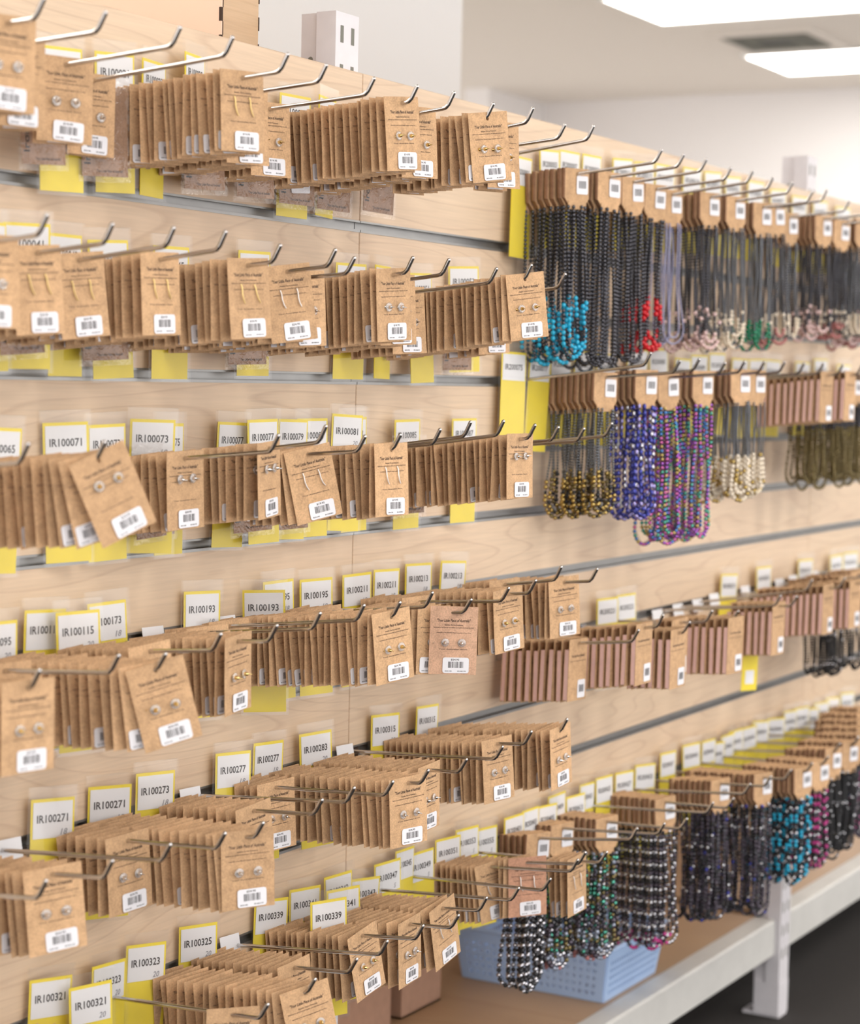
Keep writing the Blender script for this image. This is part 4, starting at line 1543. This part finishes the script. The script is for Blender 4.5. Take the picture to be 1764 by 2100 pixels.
# ------------------------------------------------------------------ pink-edged bracelet packs
pb = MB()
pb.bevel_box(-.0295, .0295, .0004, .0072, -.079, -.004, .0004)
PACK_FOAM = pb.mesh('foam_pad', [M['pink_foam']])
pf = MB()
pf.box(-.030, .030, 0, .0006, -.081, .012)
pf.box(-.030, .030, .0072, .0078, -.081, -.004)
pf.box(-.030, .030, 0, .0078, .0114, .012)
write(pf, CARD_LINES[0][0], 0, -.014, .044, .0038, -.0002, 1, .3)
write(pf, CARD_LINES[2][0], 0, -.022, .050, .0017, -.0002, 1)
PACK_CARD = pf.mesh('bracelet_pack', [M['kraft'], M['ink_soft']])
rnd = random.Random(5)
for (g, x, z, n, yf, s) in PACKS:
    where = '%s, %s hook from left' % (ROW_NAME[g], ordinal(order[(g, x)]))
    for k in range(n):
        y = yf + k * s
        if y > -.018:
            continue
        lean = (rnd.uniform(-4, 4) - 1.5) * (.6 if k else .4)
        o = put('bracelet_pack', PACK_CARD, None, (x, y, on_hook(g, x, z, y) - .0045), (0, R(-lean), R(-2 + rnd.uniform(-2, 2))))
        put('foam_pad', PACK_FOAM, o)
        if k == 0:
            put('price_sticker', NECK_STICKER, o, (.013, -.0004, -.064))
            tag(o, 'front kraft pack with pink foam pad, %s' % where, 'jewellery pack', 'front foam packs')
        else:
            tag(o, 'pink foam pack, %s behind the front one, %s' % (ordinal(k - 1), where), 'jewellery pack', 'stacked foam packs, ' + where)
# loose yellow tag hanging under the packs
x, zz = 1.16, -.905
yt = MB()
yt.box(-.0235, .0235, 0, .0008, 0, .072)
o = yt.build('hanging_tag', M['yellow'], None, (1.1, -.145, -.832), (0, R(3), R(-14)))
w = MB()
w.box(-.013, .013, -.0005, 0, .012, .036)
w.build('white_label', M['paper'], o)
tag(o, 'small yellow tag with white square hanging below the pink packs', 'tag')

# ------------------------------------------------------------------ blue basket, cartons, scrap
def basket():
    cx, cy, zb = 1.150, .235, SHELF_Z
    hx, hy, h = .116, .145, .098
    fl = .014
    mb = MB()

    def wall(p0, p1, q0, q1, holes, t=.0022):
        # p0-p1 lower edge, q0-q1 upper edge; holes punched in rows of slots
        p0, p1, q0, q1 = Vector(p0), Vector(p1), Vector(q0), Vector(q1)
        nrm = (p1 - p0).cross(q0 - p0).normalized() * t
        cols, rws = holes
        us = [0.0, .05]
        for c in range(cols):
            a = .05 + .90 * c / cols
            us += [a + .90 / cols * .30, a + .90 / cols * .86]
        us += [.96, 1.0]
        us = sorted(set(round(u, 5) for u in us))
        vs_ = [0.0, .10]
        for r in range(rws):
            a = .10 + .72 * r / rws
            vs_ += [a + .72 / rws * .18, a + .72 / rws * .72]
        vs_ += [.86, 1.0]
        vs_ = sorted(set(round(v, 5) for v in vs_))

        def P(u, v):
            return (p0 * (1 - u) + p1 * u) * (1 - v) + (q0 * (1 - u) + q1 * u) * v
        for i in range(len(us) - 1):
            for j in range(len(vs_) - 1):
                um, vm = (us[i] + us[i + 1]) / 2, (vs_[j] + vs_[j + 1]) / 2
                fu = ((um - .05) / .90 * cols) % 1
                fv = ((vm - .10) / .72 * rws) % 1
                if .05 < um < .95 and .10 < vm < .82 and .30 < fu < .86 and .18 < fv < .72:
                    continue
                a, b, c, d = P(us[i], vs_[j]), P(us[i + 1], vs_[j]), P(us[i + 1], vs_[j + 1]), P(us[i], vs_[j + 1])
                mb.face([a, b, c, d])
                mb.face([d + nrm, c + nrm, b + nrm, a + nrm])
                for e0, e1 in ((a, b), (b, c), (c, d), (d, a)):
                    mb.face([e1, e0, e0 + nrm, e1 + nrm])
    lo = [(-hx, -hy, 0), (hx, -hy, 0), (hx, hy, 0), (-hx, hy, 0)]
    hi = [(-hx - fl, -hy - fl, h), (hx + fl, -hy - fl, h), (hx + fl, hy + fl, h), (-hx - fl, hy + fl, h)]
    for i, hol in enumerate(((22, 5), (20, 5), (22, 5), (20, 5))):
        j = (i + 1) % 4
        wall(lo[i], lo[j], hi[i], hi[j], hol)
    mb.box(-hx, hx, -hy, hy, 0, .003)
    root = mb.build('storage_basket', M['basket'], None, (cx, cy, zb))
    rim = MB()
    loop = []
    for sx, sy in ((-1, -1), (1, -1), (1, 1), (-1, 1)):
        for q in range(5):
            a = math.radians({(-1, -1): 180, (1, -1): 270, (1, 1): 0, (-1, 1): 90}[(sx, sy)] + 90 * q / 4)
            loop.append((sx * (hx + fl - .010) + .013 * math.cos(a), sy * (hy + fl - .010) + .013 * math.sin(a), h + .002))
    rim.tube(loop + [loop[0]], .0045, 8, 0, False)
    rim.build('rim', M['basket'], root)
    return root


tag(basket(), 'pale blue perforated plastic basket on the brown bottom shelf', 'basket')


def carton(x0, x1, y0, y1, h, label, flaps=True):
    root = put('carton', None, None, ((x0 + x1) / 2, (y0 + y1) / 2, SHELF_Z))
    wx, wy = (x1 - x0) / 2, (y1 - y0) / 2
    t = .003
    b = MB()
    b.box(-wx, wx, -wy, -wy + t, 0, h)
    b.box(-wx, wx, wy - t, wy, 0, h)
    b.box(-wx, -wx + t, -wy + t, wy - t, 0, h)
    b.box(wx - t, wx, -wy + t, wy - t, 0, h)
    b.box(-wx, wx, -wy, wy, 0, t)
    b.build('body', M['carton'], root)
    for sx in (-1, 1):
        f = MB()
        f.raw([(sx * wx, -wy, h), (sx * wx, wy, h), (sx * (wx + .03), wy, h + .05), (sx * (wx + .03), -wy, h + .05),
               (sx * (wx - t), -wy, h), (sx * (wx - t), wy, h), (sx * (wx + .03 - t), wy, h + .05), (sx * (wx + .03 - t), -wy, h + .05)],
              [(0, 1, 2, 3), (7, 6, 5, 4), (0, 3, 7, 4), (1, 5, 6, 2), (3, 2, 6, 7)])
        f.build('flap', M['carton'], root)
    tag(root, label, 'carton', 'open cartons on the shelf')


carton(.44, .70, .34, .60, .10, 'open brown carton beside the white post on the bottom shelf')
carton(.745, .885, .345, .60, .16, 'taller brown carton nearest the blue basket on the shelf')
sp = MB()
ring = [(.018 * math.cos(a), .018 * math.sin(a), .003 + .010 * abs(math.sin(a * 1.5))) for a in [2 * math.pi * i / 18 for i in range(15)]]
sp.tube(ring, [.0015 + .0012 * (i % 3) for i in range(15)], 6)
tag(sp.build('plastic_offcut', M['disc'], None, (2.235, .12, SHELF_Z + .002)), 'curled scrap of clear plastic lying on the far shelf', 'scrap')
